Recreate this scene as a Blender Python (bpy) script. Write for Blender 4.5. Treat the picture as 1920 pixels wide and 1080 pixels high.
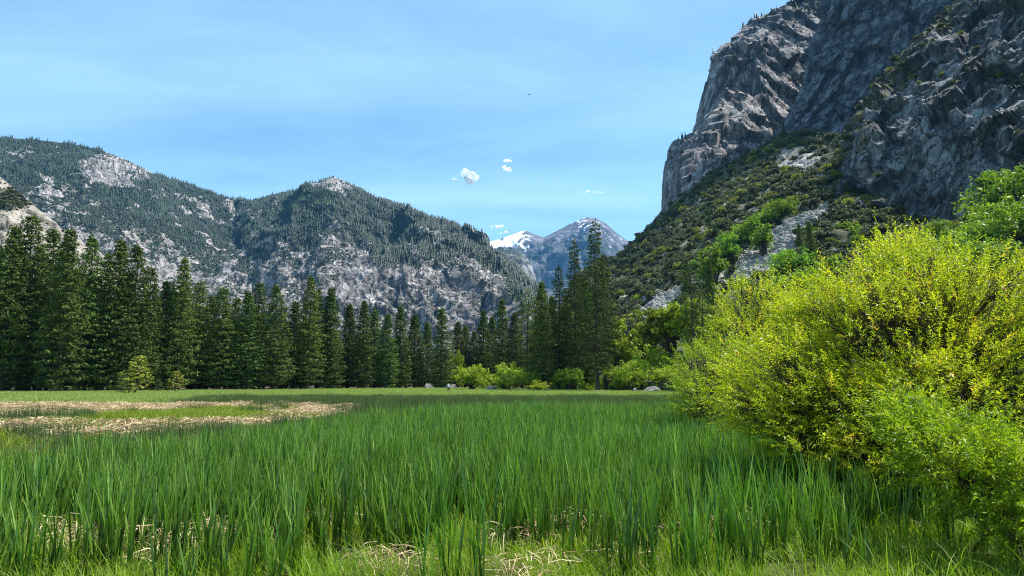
import bpy, math, random
import numpy as np
from mathutils import Vector, Matrix

# ------------------------------------------------------------------ camera, world, sun, exposure
S = bpy.context.scene
for o in list(bpy.data.objects):
    bpy.data.objects.remove(o)
CAMH, FPX, HOR = 2.2, 1280.0, 715.0
PITCH = math.atan((HOR - 540) / FPX)
cd = bpy.data.cameras.new('camera')
cam = bpy.data.objects.new('camera', cd)
S.collection.objects.link(cam)
cam.location = (0, 0, CAMH)
cam.rotation_euler = (math.pi / 2 + PITCH, 0, 0)
cd.sensor_width = 36
cd.lens = 24
cd.clip_start = 0.1
cd.clip_end = 60000
S.camera = cam

SUN_AZ, SUN_EL = 72.0, 59.0          # azimuth from +Y towards +X
W = bpy.data.worlds.new('World')
S.world = W
W.use_nodes = True
nt = W.node_tree
nt.nodes.clear()
def N(t, kind, **kw):
    n = t.nodes.new(kind)
    for k, v in kw.items():
        if k.startswith('i_'):
            n.inputs[k[2:].replace('_', ' ')].default_value = v
        else:
            setattr(n, k, v)
    return n
sky = N(nt, 'ShaderNodeTexSky', sky_type='NISHITA', sun_disc=False, sun_elevation=math.radians(SUN_EL),
        sun_rotation=math.radians(SUN_AZ), altitude=1500, air_density=1.1, dust_density=0.3, ozone_density=0.7)
bg = N(nt, 'ShaderNodeBackground')
bg.inputs['Strength'].default_value = 0.10
wo = N(nt, 'ShaderNodeOutputWorld')
# thin cirrus: noise laid on a high flat layer
tc = N(nt, 'ShaderNodeTexCoord')
sp = N(nt, 'ShaderNodeSeparateXYZ')
nt.links.new(tc.outputs['Generated'], sp.inputs[0])
zc = N(nt, 'ShaderNodeMath', operation='MAXIMUM'); zc.inputs[1].default_value = 0.04
nt.links.new(sp.outputs['Z'], zc.inputs[0])
dx = N(nt, 'ShaderNodeMath', operation='DIVIDE'); dy = N(nt, 'ShaderNodeMath', operation='DIVIDE')
nt.links.new(sp.outputs['X'], dx.inputs[0]); nt.links.new(zc.outputs[0], dx.inputs[1])
nt.links.new(sp.outputs['Y'], dy.inputs[0]); nt.links.new(zc.outputs[0], dy.inputs[1])
cb = N(nt, 'ShaderNodeCombineXYZ')
nt.links.new(dx.outputs[0], cb.inputs[0]); nt.links.new(dy.outputs[0], cb.inputs[1])
mp = N(nt, 'ShaderNodeMapping')
mp.inputs['Rotation'].default_value = (0, 0, math.radians(-38))
mp.inputs['Scale'].default_value = (0.40, 0.95, 1)
mp.inputs['Location'].default_value = (3.1, 0.4, 0)
nt.links.new(cb.outputs[0], mp.inputs[0])
n1 = N(nt, 'ShaderNodeTexNoise'); n1.inputs['Scale'].default_value = 0.9; n1.inputs['Detail'].default_value = 9
n1.inputs['Roughness'].default_value = 0.58; n1.inputs['Distortion'].default_value = 0.35
nt.links.new(mp.outputs[0], n1.inputs['Vector'])
r1 = N(nt, 'ShaderNodeValToRGB')
r1.color_ramp.elements[0].position = 0.29; r1.color_ramp.elements[0].color = (0, 0, 0, 1)
r1.color_ramp.elements[1].position = 0.72; r1.color_ramp.elements[1].color = (0.55, 0.55, 0.55, 1)
nt.links.new(n1.outputs[0], r1.inputs[0])
mxs = N(nt, 'ShaderNodeMix', data_type='RGBA')
nt.links.new(r1.outputs[0], mxs.inputs['Factor'])
nt.links.new(sky.outputs[0], mxs.inputs[6])
mxs.inputs[7].default_value = (5.0, 5.9, 7.0, 1)
tn = N(nt, 'ShaderNodeMix', data_type='RGBA', blend_type='MULTIPLY')
tn.inputs[0].default_value = 1.0
tn.inputs[7].default_value = (0.76, 1.04, 1.06, 1)
nt.links.new(mxs.outputs[2], tn.inputs[6])
nt.links.new(tn.outputs[2], bg.inputs[0])
nt.links.new(bg.outputs[0], wo.inputs[0])

sd = bpy.data.lights.new('sun', 'SUN')
sd.energy = 5.0
sd.angle = math.radians(0.55)
sd.color = (1.0, 0.955, 0.88)
sun = bpy.data.objects.new('sun', sd)
S.collection.objects.link(sun)
az, el = math.radians(SUN_AZ), math.radians(SUN_EL)
sdir = Vector((math.sin(az) * math.cos(el), math.cos(az) * math.cos(el), math.sin(el)))
sun.rotation_euler = sdir.to_track_quat('Z', 'Y').to_euler()
sun.location = (200, 0, 300)
S.view_settings.view_transform = 'Standard'
S.view_settings.look = 'None'
S.view_settings.gamma = 1
S.view_settings.exposure = 1.0
S.view_settings.use_curve_mapping = False
S.cycles.max_bounces = 6
S.cycles.diffuse_bounces = 3
S.cycles.glossy_bounces = 2
S.cycles.transmission_bounces = 4
S.cycles.transparent_max_bounces = 8
S.cycles.volume_bounces = 0
S.cycles.sample_clamp_indirect = 6
S.cycles.use_denoising = True
S.cycles.denoising_prefilter = 'NONE'
S.cycles.filter_width = 1.05

# ------------------------------------------------------------------ helpers
rng = np.random.default_rng(7)
random.seed(7)
COL = S.collection
cp, spn = math.cos(PITCH), math.sin(PITCH)

def P3(u, v, d):
    """pixel of the 1920x1080 photograph at depth d (metres along +Y) -> world points"""
    u = np.asarray(u, float); v = np.asarray(v, float); d = np.asarray(d, float)
    a = (u - 960) / FPX
    b = -(v - 540) / FPX
    y = cp - b * spn
    z = spn + b * cp
    k = d / y
    return np.stack([a * k, d + 0 * a, CAMH + z * k], -1)

def to_px(p):
    x, y, z = p[..., 0], p[..., 1], p[..., 2] - CAMH
    f = y * cp + z * spn
    w = -y * spn + z * cp
    return 960 + FPX * x / f, 540 - FPX * w / f

def gx(u, d):
    return float(P3(u, HOR, d)[0])

def tag(o, label=None, cat=None, group=None, kind=None):
    if label: o['label'] = label
    if cat: o['category'] = cat
    if group: o['group'] = group
    if kind: o['kind'] = kind
    return o

def mesh_np(name, v, f, tint=None, smooth=False, attrs=None):
    """v (n,3), f (m,k) with one k for all faces; or a list of such arrays"""
    me = bpy.data.meshes.new(name)
    fl = f if isinstance(f, list) else [f]
    fl = [np.asarray(x, np.int32) for x in fl if len(x)]
    v = np.asarray(v, np.float32)
    nl = sum(x.size for x in fl); nf = sum(len(x) for x in fl)
    me.vertices.add(len(v)); me.vertices.foreach_set('co', v.ravel())
    me.loops.add(nl); me.loops.foreach_set('vertex_index', np.concatenate([x.ravel() for x in fl]))
    me.polygons.add(nf)
    tot = np.concatenate([np.full(len(x), x.shape[1], np.int32) for x in fl])
    st = np.concatenate([[0], np.cumsum(tot)[:-1]]).astype(np.int32)
    me.polygons.foreach_set('loop_start', st)
    me.polygons.foreach_set('loop_total', tot)
    if smooth:
        me.polygons.foreach_set('use_smooth', np.ones(nf, bool))
    if tint is not None:
        a = me.attributes.new('tint', 'FLOAT', 'POINT')
        a.data.foreach_set('value', np.asarray(tint, np.float32))
    for k, val in (attrs or {}).items():
        a = me.attributes.new(k, 'FLOAT', 'POINT')
        a.data.foreach_set('value', np.asarray(val, np.float32).ravel())
    me.update(calc_edges=True)
    return me

def link(name, me, mat=None, parent=None, loc=None):
    if mat is not None and not me.materials:
        me.materials.append(mat)
    o = bpy.data.objects.new(name, me)
    COL.objects.link(o)
    if parent is not None: o.parent = parent
    if loc is not None: o.location = loc
    return o

def empty(name, loc=(0, 0, 0)):
    o = bpy.data.objects.new(name, None)
    COL.objects.link(o); o.location = loc
    o.empty_display_size = 0.3
    return o

# ---- noise
_G = np.random.default_rng(3).normal(size=(1024, 3)); _G /= np.linalg.norm(_G, axis=1)[:, None]
def _hash(i, j, k, seed=0):
    h = (i.astype(np.int64) * 73856093) ^ (j.astype(np.int64) * 19349663) ^ (k.astype(np.int64) * 83492791) ^ (seed * 2654435761)
    h = (h ^ (h >> 13)) * 1274126177
    h = h & 0xffffffff
    return (h ^ (h >> 16)) & 0xffffffff
def perlin(p, seed=0):
    f = np.floor(p); q = p - f; f = f.astype(np.int64)
    w = q * q * q * (q * (q * 6 - 15) + 10)
    out = 0
    for a in (0, 1):
        for b in (0, 1):
            for c in (0, 1):
                g = _G[_hash(f[..., 0] + a, f[..., 1] + b, f[..., 2] + c, seed) % 1024]
                dd = (g * (q - np.array([a, b, c]))).sum(-1)
                ww = (w[..., 0] if a else 1 - w[..., 0]) * (w[..., 1] if b else 1 - w[..., 1]) * (w[..., 2] if c else 1 - w[..., 2])
                out = out + dd * ww
    return out * 1.6
def fbm(p, oct=5, gain=0.5, lac=2.1, seed=0, ridged=False):
    s = 0; a = 1.0; n = 0
    for i in range(oct):
        x = perlin(p, seed + i)
        if ridged: x = 1 - 2 * np.abs(x)
        s = s + a * x; n += a
        a *= gain; p = p * lac + 17.3
    return s / n
def facets(p, seed=0, tilt=0.8):
    """blocky jointed-rock relief: every Worley cell is a tilted plane; returns offset and distance to the joint"""
    f = np.floor(p).astype(np.int64)
    best = np.full(p.shape[:-1], 1e9); sec = best.copy(); off = np.zeros(p.shape[:-1])
    for a in (-1, 0, 1):
        for b in (-1, 0, 1):
            for c in (-1, 0, 1):
                i, j, k = f[..., 0] + a, f[..., 1] + b, f[..., 2] + c
                h = _hash(i, j, k, seed)
                r1 = (h % 1021) / 1021.; r2 = ((h >> 8) % 1019) / 1019.; r3 = ((h >> 16) % 1013) / 1013.
                dx = p[..., 0] - (i + r1); dy = p[..., 1] - (j + r2); dz = p[..., 2] - (k + r3)
                dd = dx * dx + dy * dy + dz * dz
                g = _G[h % 1024] * tilt
                val = (((h >> 5) % 997) / 997. - 0.5) + g[..., 0] * dx + g[..., 1] * dy + g[..., 2] * dz
                m = dd < best
                sec = np.where(m, best, np.minimum(sec, dd))
                off = np.where(m, val, off); best = np.where(m, dd, best)
    return off, np.sqrt(sec) - np.sqrt(best)

def smooth01(x, a, b):
    t = np.clip((x - a) / (b - a), 0, 1)
    return t * t * (3 - 2 * t)

# ------------------------------------------------------------------ materials
def new_mat(name):
    m = bpy.data.materials.new(name)
    m.use_nodes = True
    t = m.node_tree
    t.nodes.clear()
    return m, t, N(t, 'ShaderNodeOutputMaterial')

def ramp(t, src, stops, interp='LINEAR'):
    r = N(t, 'ShaderNodeValToRGB')
    r.color_ramp.interpolation = interp
    e = r.color_ramp.elements
    while len(e) < len(stops): e.new(0.5)
    for i, (p, c) in enumerate(stops):
        e[i].position = p
        e[i].color = (*c, 1) if len(c) == 3 else c
    t.links.new(src, r.inputs[0])
    return r.outputs[0]

def mixc(t, f, a, b, mode='MIX'):
    m = N(t, 'ShaderNodeMix', data_type='RGBA', blend_type=mode)
    for s, i in ((f, 0), (a, 6), (b, 7)):
        if hasattr(s, 'links'): t.links.new(s, m.inputs[i])
        elif i == 0: m.inputs[0].default_value = s
        else: m.inputs[i].default_value = (*s, 1)
    return m.outputs[2]

def math_(t, op, a, b=None):
    m = N(t, 'ShaderNodeMath', operation=op)
    for s, i in ((a, 0), (b, 1)):
        if s is None: continue
        if hasattr(s, 'links'): t.links.new(s, m.inputs[i])
        else: m.inputs[i].default_value = s
    return m.outputs[0]

def leaf_mat(name, stops, transl=0.35, tcol=(1.3, 1.4, 0.6), rough=0.5, spec=0.3, vary=0.25):
    m, t, out = new_mat(name)
    a = N(t, 'ShaderNodeAttribute', attribute_name='tint')
    c = ramp(t, a.outputs['Fac'], stops)
    oi = N(t, 'ShaderNodeObjectInfo')
    hv = N(t, 'ShaderNodeHueSaturation')
    mr = N(t, 'ShaderNodeMapRange'); mr.inputs['To Min'].default_value = 1 - vary; mr.inputs['To Max'].default_value = 1 + vary
    t.links.new(oi.outputs['Random'], mr.inputs['Value'])
    t.links.new(mr.outputs[0], hv.inputs['Value'])
    mh = N(t, 'ShaderNodeMapRange'); mh.inputs['To Min'].default_value = 0.5 - vary * 0.07; mh.inputs['To Max'].default_value = 0.5 + vary * 0.07
    fr = math_(t, 'FRACT', math_(t, 'MULTIPLY', oi.outputs['Random'], 7.31))
    t.links.new(fr, mh.inputs['Value']); t.links.new(mh.outputs[0], hv.inputs['Hue'])
    t.links.new(c, hv.inputs['Color'])
    c = hv.outputs[0]
    p = N(t, 'ShaderNodeBsdfPrincipled')
    t.links.new(c, p.inputs['Base Color'])
    p.inputs['Roughness'].default_value = rough
    p.inputs['Specular IOR Level'].default_value = spec
    if transl > 0:
        tr = N(t, 'ShaderNodeBsdfTranslucent')
        t.links.new(mixc(t, 1.0, c, tcol, 'MULTIPLY'), tr.inputs[0])
        ms = N(t, 'ShaderNodeMixShader'); ms.inputs[0].default_value = transl
        t.links.new(p.outputs[0], ms.inputs[1]); t.links.new(tr.outputs[0], ms.inputs[2])
        t.links.new(ms.outputs[0], out.inputs[0])
    else:
        t.links.new(p.outputs[0], out.inputs[0])
    return m

def rock_mat(name, s, base, dark, veg=None, streak=0.5, bump=0.4, warm=(0.30, 0.20, 0.12), snow=False, bdist=1.0, joints=0.0, jst=(1, 1, 0.35), jrot=(0, 0.35, 0)):
    """granite; s = metres of the main mottling; attributes: veg (0..1) green ground between the rocks, crack (0..1)"""
    m, t, out = new_mat(name)
    tc = N(t, 'ShaderNodeTexCoord')
    def noise(scale, detail=8, rough=0.6, stretch=None, dist=0):
        n = N(t, 'ShaderNodeTexNoise')
        n.inputs['Scale'].default_value = scale; n.inputs['Detail'].default_value = detail
        n.inputs['Roughness'].default_value = rough; n.inputs['Distortion'].default_value = dist
        if stretch:
            mp = N(t, 'ShaderNodeMapping'); mp.inputs['Scale'].default_value = stretch[0]
            mp.inputs['Rotation'].default_value = stretch[1]
            t.links.new(tc.outputs['Object'], mp.inputs[0]); t.links.new(mp.outputs[0], n.inputs['Vector'])
        else:
            t.links.new(tc.outputs['Object'], n.inputs['Vector'])
        return n.outputs[0]
    big = noise(1 / s, 10, 0.65)
    fine = noise(6 / s, 8, 0.7)
    stk = noise(2.2 / s, 8, 0.6, ((1, 1, 0.16), (0, 0.25, 0)), 0.4)
    c = ramp(t, big, [(0.36, dark), (0.47, tuple(0.5 * (x + y) for x, y in zip(base, dark))), (0.56, base), (0.72, tuple(min(1, x * 1.22) for x in base))])
    c = mixc(t, ramp(t, stk, [(0.40, (streak,) * 3), (0.54, (0, 0, 0))]), c, tuple(x * 0.45 for x in dark))
    c = mixc(t, ramp(t, noise(0.55 / s, 5, 0.6), [(0.60, (0, 0, 0)), (0.75, (0.5, 0.5, 0.5))]), c, warm)
    c = mixc(t, 0.55, c, ramp(t, fine, [(0.34, (0.35,) * 3), (0.5, (0.9,) * 3), (0.66, (1.25,) * 3)]), 'MULTIPLY')
    jh = None
    if joints:
        for k_, (sc_, wd_) in enumerate(((0.55 / s, 0.022), (2.0 / s, 0.04))):
            mp = N(t, 'ShaderNodeMapping'); mp.inputs['Scale'].default_value = jst; mp.inputs['Rotation'].default_value = jrot
            wn = N(t, 'ShaderNodeTexNoise'); wn.inputs['Scale'].default_value = 1.5 / s; wn.inputs['Detail'].default_value = 4
            t.links.new(tc.outputs['Object'], wn.inputs['Vector'])
            va = N(t, 'ShaderNodeVectorMath', operation='SCALE'); va.inputs['Scale'].default_value = s * 0.7
            t.links.new(wn.outputs['Color'], va.inputs[0])
            vb_ = N(t, 'ShaderNodeVectorMath', operation='ADD')
            t.links.new(tc.outputs['Object'], vb_.inputs[0]); t.links.new(va.outputs[0], vb_.inputs[1])
            t.links.new(vb_.outputs[0], mp.inputs[0])
            vo = N(t, 'ShaderNodeTexVoronoi', feature='DISTANCE_TO_EDGE'); vo.inputs['Scale'].default_value = sc_
            t.links.new(mp.outputs[0], vo.inputs['Vector'])
            vc = N(t, 'ShaderNodeTexVoronoi', feature='F1'); vc.inputs['Scale'].default_value = sc_
            t.links.new(mp.outputs[0], vc.inputs['Vector'])
            sepc = N(t, 'ShaderNodeSeparateColor'); t.links.new(vc.outputs['Color'], sepc.inputs[0])
            c = mixc(t, 0.38 * joints, c, ramp(t, sepc.outputs[0], [(0, (0.6, 0.6, 0.62)), (1, (1.35, 1.33, 1.3))]), 'MULTIPLY')
            line = ramp(t, vo.outputs['Distance'], [(0.0, (joints,) * 3), (wd_, (0, 0, 0))])
            c = mixc(t, line, c, tuple(x * 0.35 for x in dark))
            hh_ = math_(t, 'MULTIPLY', ramp(t, vo.outputs['Distance'], [(0.0, (0, 0, 0)), (wd_ * 1.6, (1, 1, 1))]), 0.5)
            jh = hh_ if jh is None else math_(t, 'ADD', jh, hh_)
            jh = math_(t, 'ADD', jh, math_(t, 'MULTIPLY', sepc.outputs[1], 0.5))
    ck = N(t, 'ShaderNodeAttribute', attribute_name='crack')
    c = mixc(t, ck.outputs['Fac'], c, tuple(x * 0.4 for x in dark))
    if veg:
        vg = N(t, 'ShaderNodeAttribute', attribute_name='veg')
        th = math_(t, 'ADD', math_(t, 'SUBTRACT', noise(2.6 / s, 8, 0.72), 0.5), math_(t, 'SUBTRACT', vg.outputs['Fac'], 0.5))
        gm = ramp(t, th, [(0.0, (0, 0, 0)), (0.045, (1, 1, 1))])
        gc = ramp(t, noise(9 / s, 6, 0.7), [(0.35, tuple(x * 0.5 for x in veg)), (0.5, veg), (0.7, tuple(x * 1.8 for x in veg))])
        c = mixc(t, gm, c, gc)
    if snow:
        sn = N(t, 'ShaderNodeAttribute', attribute_name='snow')
        th = math_(t, 'ADD', math_(t, 'SUBTRACT', noise(4.5 / s, 9, 0.72), 0.5), math_(t, 'SUBTRACT', sn.outputs['Fac'], 0.5))
        c = mixc(t, ramp(t, th, [(0.0, (0, 0, 0)), (0.035, (1, 1, 1))]), c, (0.86, 0.88, 0.92))
    p = N(t, 'ShaderNodeBsdfPrincipled')
    t.links.new(c, p.inputs['Base Color'])
    p.inputs['Roughness'].default_value = 0.85
    p.inputs['Specular IOR Level'].default_value = 0.2
    bn = N(t, 'ShaderNodeBump'); bn.inputs['Strength'].default_value = bump; bn.inputs['Distance'].default_value = bdist
    hsum = (math_(t, 'ADD', math_(t, 'MULTIPLY', big, 2.0), math_(t, 'ADD', math_(t, 'MULTIPLY', stk, 0.8), math_(t, 'MULTIPLY', fine, 0.6))))
    if jh is not None: hsum = math_(t, 'ADD', hsum, jh)
    t.links.new(hsum, bn.inputs['Height'])
    t.links.new(bn.outputs[0], p.inputs['Normal'])
    t.links.new(p.outputs[0], out.inputs[0])
    return m

def bark_mat(name, a, b, sc=3.0):
    m, t, out = new_mat(name)
    tc = N(t, 'ShaderNodeTexCoord')
    mp = N(t, 'ShaderNodeMapping'); mp.inputs['Scale'].default_value = (1, 1, 0.2)
    t.links.new(tc.outputs['Object'], mp.inputs[0])
    n = N(t, 'ShaderNodeTexNoise'); n.inputs['Scale'].default_value = sc; n.inputs['Detail'].default_value = 8
    t.links.new(mp.outputs[0], n.inputs['Vector'])
    p = N(t, 'ShaderNodeBsdfPrincipled'); p.inputs['Roughness'].default_value = 0.9
    t.links.new(ramp(t, n.outputs[0], [(0.35, a), (0.65, b)]), p.inputs['Base Color'])
    bn = N(t, 'ShaderNodeBump'); bn.inputs['Strength'].default_value = 0.5
    t.links.new(n.outputs[0], bn.inputs['Height']); t.links.new(bn.outputs[0], p.inputs['Normal'])
    t.links.new(p.outputs[0], out.inputs[0])
    return m

M = {}
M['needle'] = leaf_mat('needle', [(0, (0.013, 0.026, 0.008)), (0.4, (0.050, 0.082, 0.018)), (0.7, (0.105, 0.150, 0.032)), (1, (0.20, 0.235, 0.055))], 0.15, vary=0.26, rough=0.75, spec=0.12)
M['needle_dark'] = leaf_mat('needle_dark', [(0, (0.009, 0.020, 0.008)), (0.4, (0.030, 0.052, 0.014)), (0.7, (0.065, 0.095, 0.024)), (1, (0.13, 0.155, 0.04))], 0.12, vary=0.2, rough=0.75, spec=0.12)
M['needle_young'] = leaf_mat('needle_young', [(0, (0.08, 0.11, 0.015)), (0.5, (0.26, 0.28, 0.03)), (1, (0.46, 0.40, 0.07))], 0.25, vary=0.15)
M['willow'] = leaf_mat('willow', [(0, (0.13, 0.20, 0.010)), (0.4, (0.31, 0.385, 0.014)), (0.80, (0.56, 0.575, 0.035)), (0.9, (0.62, 0.52, 0.06)), (1, (0.58, 0.36, 0.05))], 0.50, (1.35, 1.35, 0.5), rough=0.4, spec=0.4, vary=0.0)
M['willow_green'] = leaf_mat('willow_green', [(0, (0.07, 0.14, 0.012)), (0.4, (0.20, 0.29, 0.015)), (1, (0.48, 0.52, 0.04))], 0.45, (1.3, 1.4, 0.5), rough=0.45, spec=0.3, vary=0.0)
M['bush_yellow'] = leaf_mat('bush_yellow', [(0, (0.12, 0.19, 0.012)), (0.5, (0.24, 0.31, 0.02)), (1, (0.36, 0.40, 0.03))], 0.4, vary=0.14)
M['bush_green'] = leaf_mat('bush_green', [(0, (0.055, 0.12, 0.012)), (0.5, (0.14, 0.25, 0.018)), (1, (0.28, 0.40, 0.03))], 0.4, vary=0.2)
M['oak'] = leaf_mat('oak', [(0, (0.028, 0.040, 0.014)), (0.5, (0.080, 0.098, 0.034)), (1, (0.19, 0.205, 0.070))], 0.15, vary=0.35)
M['oak_yellow'] = leaf_mat('oak_yellow', [(0, (0.08, 0.10, 0.012)), (0.5, (0.19, 0.22, 0.020)), (1, (0.33, 0.35, 0.04))], 0.35, vary=0.2)
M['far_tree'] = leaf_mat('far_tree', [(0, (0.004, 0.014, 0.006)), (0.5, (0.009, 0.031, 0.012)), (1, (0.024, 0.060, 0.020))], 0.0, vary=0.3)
M['far_shrub'] = leaf_mat('far_shrub', [(0, (0.012, 0.020, 0.009)), (0.5, (0.026, 0.036, 0.015)), (1, (0.055, 0.064, 0.026))], 0.0, vary=0.35)
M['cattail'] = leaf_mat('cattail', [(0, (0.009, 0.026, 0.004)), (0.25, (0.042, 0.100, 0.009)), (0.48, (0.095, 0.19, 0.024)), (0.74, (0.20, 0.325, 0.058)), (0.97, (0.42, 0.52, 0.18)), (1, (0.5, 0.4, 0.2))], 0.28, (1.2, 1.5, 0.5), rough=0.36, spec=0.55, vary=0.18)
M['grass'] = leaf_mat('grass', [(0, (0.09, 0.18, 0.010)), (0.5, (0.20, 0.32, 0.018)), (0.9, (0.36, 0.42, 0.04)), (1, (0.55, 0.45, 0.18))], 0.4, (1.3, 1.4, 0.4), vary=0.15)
M['meadow_grass'] = leaf_mat('meadow_grass', [(0, (0.14, 0.20, 0.04)), (0.5, (0.24, 0.31, 0.08)), (1, (0.40, 0.42, 0.17))], 0.35, (1.2, 1.3, 0.5), vary=0.12)
M['rush'] = leaf_mat('rush', [(0, (0.03, 0.055, 0.018)), (0.5, (0.065, 0.105, 0.032)), (1, (0.18, 0.19, 0.08))], 0.25, vary=0.15)
M['olive_grass'] = leaf_mat('olive_grass', [(0, (0.10, 0.15, 0.008)), (0.5, (0.19, 0.25, 0.015)), (1, (0.30, 0.30, 0.04))], 0.35, vary=0.1)
M['straw'] = leaf_mat('straw', [(0, (0.14, 0.09, 0.045)), (0.4, (0.36, 0.26, 0.14)), (1, (0.72, 0.57, 0.36))], 0.2, (1, 0.9, 0.8), rough=0.6, vary=0.12)
M['bark'] = bark_mat('bark', (0.018, 0.013, 0.010), (0.085, 0.055, 0.038))
M['bark_grey'] = bark_mat('bark_grey', (0.06, 0.05, 0.045), (0.22, 0.19, 0.16))
M['willow_bark'] = bark_mat('willow_bark', (0.020, 0.014, 0.010), (0.10, 0.07, 0.045), 12)

# ------------------------------------------------------------------ terrain sheets
class Sheet:
    def __init__(self, rows, ns, ntt, back=True, tpow=1.0, vpad=0):
        R = []
        for row in rows:
            row = np.array(row, float)
            s = np.linspace(0, 1, ns)
            x = np.array([p[0] for p in row]); k = (x - x[0]) / (x[-1] - x[0])
            R.append(np.stack([np.interp(s, k, row[:, i]) for i in range(3)], -1))
        R = np.array(R)                                   # rows, ns, 3 (u, v, d)
        t = np.linspace(0, len(rows) - 1, ntt)
        i0 = np.clip(np.floor(t).astype(int), 0, len(rows) - 2); f = (t - i0)[:, None, None]
        G = R[i0] * (1 - f) + R[i0 + 1] * f
        self.u, self.v, self.d = G[..., 0], G[..., 1], G[..., 2]
        self.P = P3(self.u, self.v, self.d)
        self.P[0, :, 2] = -4.0
        self.t = np.repeat(t[:, None], ns, 1)
    def normals(self):
        a = np.gradient(self.P, axis=0); b = np.gradient(self.P, axis=1)
        n = np.cross(b, a); n /= np.linalg.norm(n, axis=-1)[..., None] + 1e-9
        return n
    def add_back(self, drop=0.75, run=0.8, k=10):
        """carry the ridge over and down its far side"""
        top = self.P[-1]
        add = []
        for i in range(1, k + 1):
            q = top.copy()
            dirn = top[:, :2] / np.linalg.norm(top[:, :2], axis=1)[:, None]
            f = i / k
            q[:, :2] += dirn * (top[:, 2:3].clip(20) * run * f)
            q[:, 2] = top[:, 2] * (1 - drop * f ** 1.3)
            add.append(q)
        self.nfront = self.P.shape[0]
        self.P = np.concatenate([self.P, np.array(add)])
    def build(self, name, mat, attrs=None, smooth=True):
        T, C = self.P.shape[:2]
        i = np.arange(T * C).reshape(T, C)
        f = np.stack([i[:-1, :-1], i[:-1, 1:], i[1:, 1:], i[1:, :-1]], -1).reshape(-1, 4)
        at = {}
        for k, a in (attrs or {}).items():
            full = np.zeros((T, C)); full[:a.shape[0]] = a; full[a.shape[0]:] = a[-1]
            at[k] = full
        me = mesh_np(name, self.P.reshape(-1, 3), f, smooth=smooth, attrs=at)
        o = link(name, me, mat)
        tag(o, kind='structure')
        return o
    def sample(self, n, w, seed=0):
        """n random points on the front, weights w (T,C) times area"""
        r = np.random.default_rng(seed)
        T, C = w.shape
        P = self.P[:T]
        a = np.linalg.norm(np.cross(P[1:, :-1] - P[:-1, :-1], P[:-1, 1:] - P[:-1, :-1]), axis=-1)
        ww = (a * w[:-1, :-1]).ravel(); ww /= ww.sum()
        idx = r.choice(len(ww), n, p=ww)
        ti, ci = np.divmod(idx, C - 1)
        f, g = r.random(n)[:, None], r.random(n)[:, None]
        q = (P[ti, ci] * (1 - f) + P[ti + 1, ci] * f) * (1 - g) + (P[ti, ci + 1] * (1 - f) + P[ti + 1, ci + 1] * f) * g
        return q

# ------------------------------------------------------------------ scatter (one object of kind stuff; instances of shared meshes)
def scatter(name, pts, meshes, mat, label, cat, seed=0, smin=0.8, smax=1.2, sz=None, tilt=0.0, align=None, scales=None):
    r = np.random.default_rng(seed + 100)
    n = len(pts)
    coll = bpy.data.collections.new(name + '_source')
    for i, me in enumerate(meshes):
        if not me.materials: me.materials.append(mat)
        coll.objects.link(bpy.data.objects.new('%s_%02d' % (name, i), me))
    me = bpy.data.meshes.new(name)
    me.vertices.add(n); me.vertices.foreach_set('co', np.asarray(pts, np.float32).ravel())
    rot = np.stack([r.normal(0, tilt, n), r.normal(0, tilt, n), r.random(n) * 6.283], -1)
    if align is not None: rot[:, 2] = align
    sc = r.uniform(smin, smax, n) if scales is None else np.asarray(scales)
    s3 = np.stack([sc, sc, sc * (r.uniform(*sz, n) if sz else 1)], -1)
    for nm, ar in (('rot', rot), ('scl', s3)):
        a = me.attributes.new(nm, 'FLOAT_VECTOR', 'POINT'); a.data.foreach_set('vector', ar.astype(np.float32).ravel())
    a = me.attributes.new('pick', 'INT', 'POINT'); a.data.foreach_set('value', r.integers(0, len(meshes), n).astype(np.int32))
    o = link(name, me)
    g = bpy.data.node_groups.new(name, 'GeometryNodeTree')
    g.interface.new_socket('Geometry', in_out='INPUT', socket_type='NodeSocketGeometry')
    g.interface.new_socket('Geometry', in_out='OUTPUT', socket_type='NodeSocketGeometry')
    gi = g.nodes.new('NodeGroupInput'); go = g.nodes.new('NodeGroupOutput')
    ci = g.nodes.new('GeometryNodeCollectionInfo'); ci.inputs['Collection'].default_value = coll
    ci.inputs['Separate Children'].default_value = True; ci.inputs['Reset Children'].default_value = True
    ip = g.nodes.new('GeometryNodeInstanceOnPoints'); ip.inputs['Pick Instance'].default_value = True
    def na(nm, ty):
        x = g.nodes.new('GeometryNodeInputNamedAttribute'); x.data_type = ty; x.inputs['Name'].default_value = nm
        return [s for s in x.outputs if s.enabled and s.name == 'Attribute'][0]
    g.links.new(gi.outputs[0], ip.inputs['Points']); g.links.new(ci.outputs[0], ip.inputs['Instance'])
    g.links.new(na('pick', 'INT'), ip.inputs['Instance Index'])
    e2r = g.nodes.new('FunctionNodeEulerToRotation')
    g.links.new(na('rot', 'FLOAT_VECTOR'), e2r.inputs[0]); g.links.new(e2r.outputs[0], ip.inputs['Rotation'])
    g.links.new(na('scl', 'FLOAT_VECTOR'), ip.inputs['Scale'])
    g.links.new(ip.outputs[0], go.inputs[0])
    md = o.modifiers.new('scatter', 'NODES'); md.node_group = g
    tag(o, label, cat, kind='stuff')
    return o

# ------------------------------------------------------------------ foliage generators (numpy)
def unit(v):
    return v / (np.linalg.norm(v, axis=-1, keepdims=True) + 1e-9)

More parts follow.
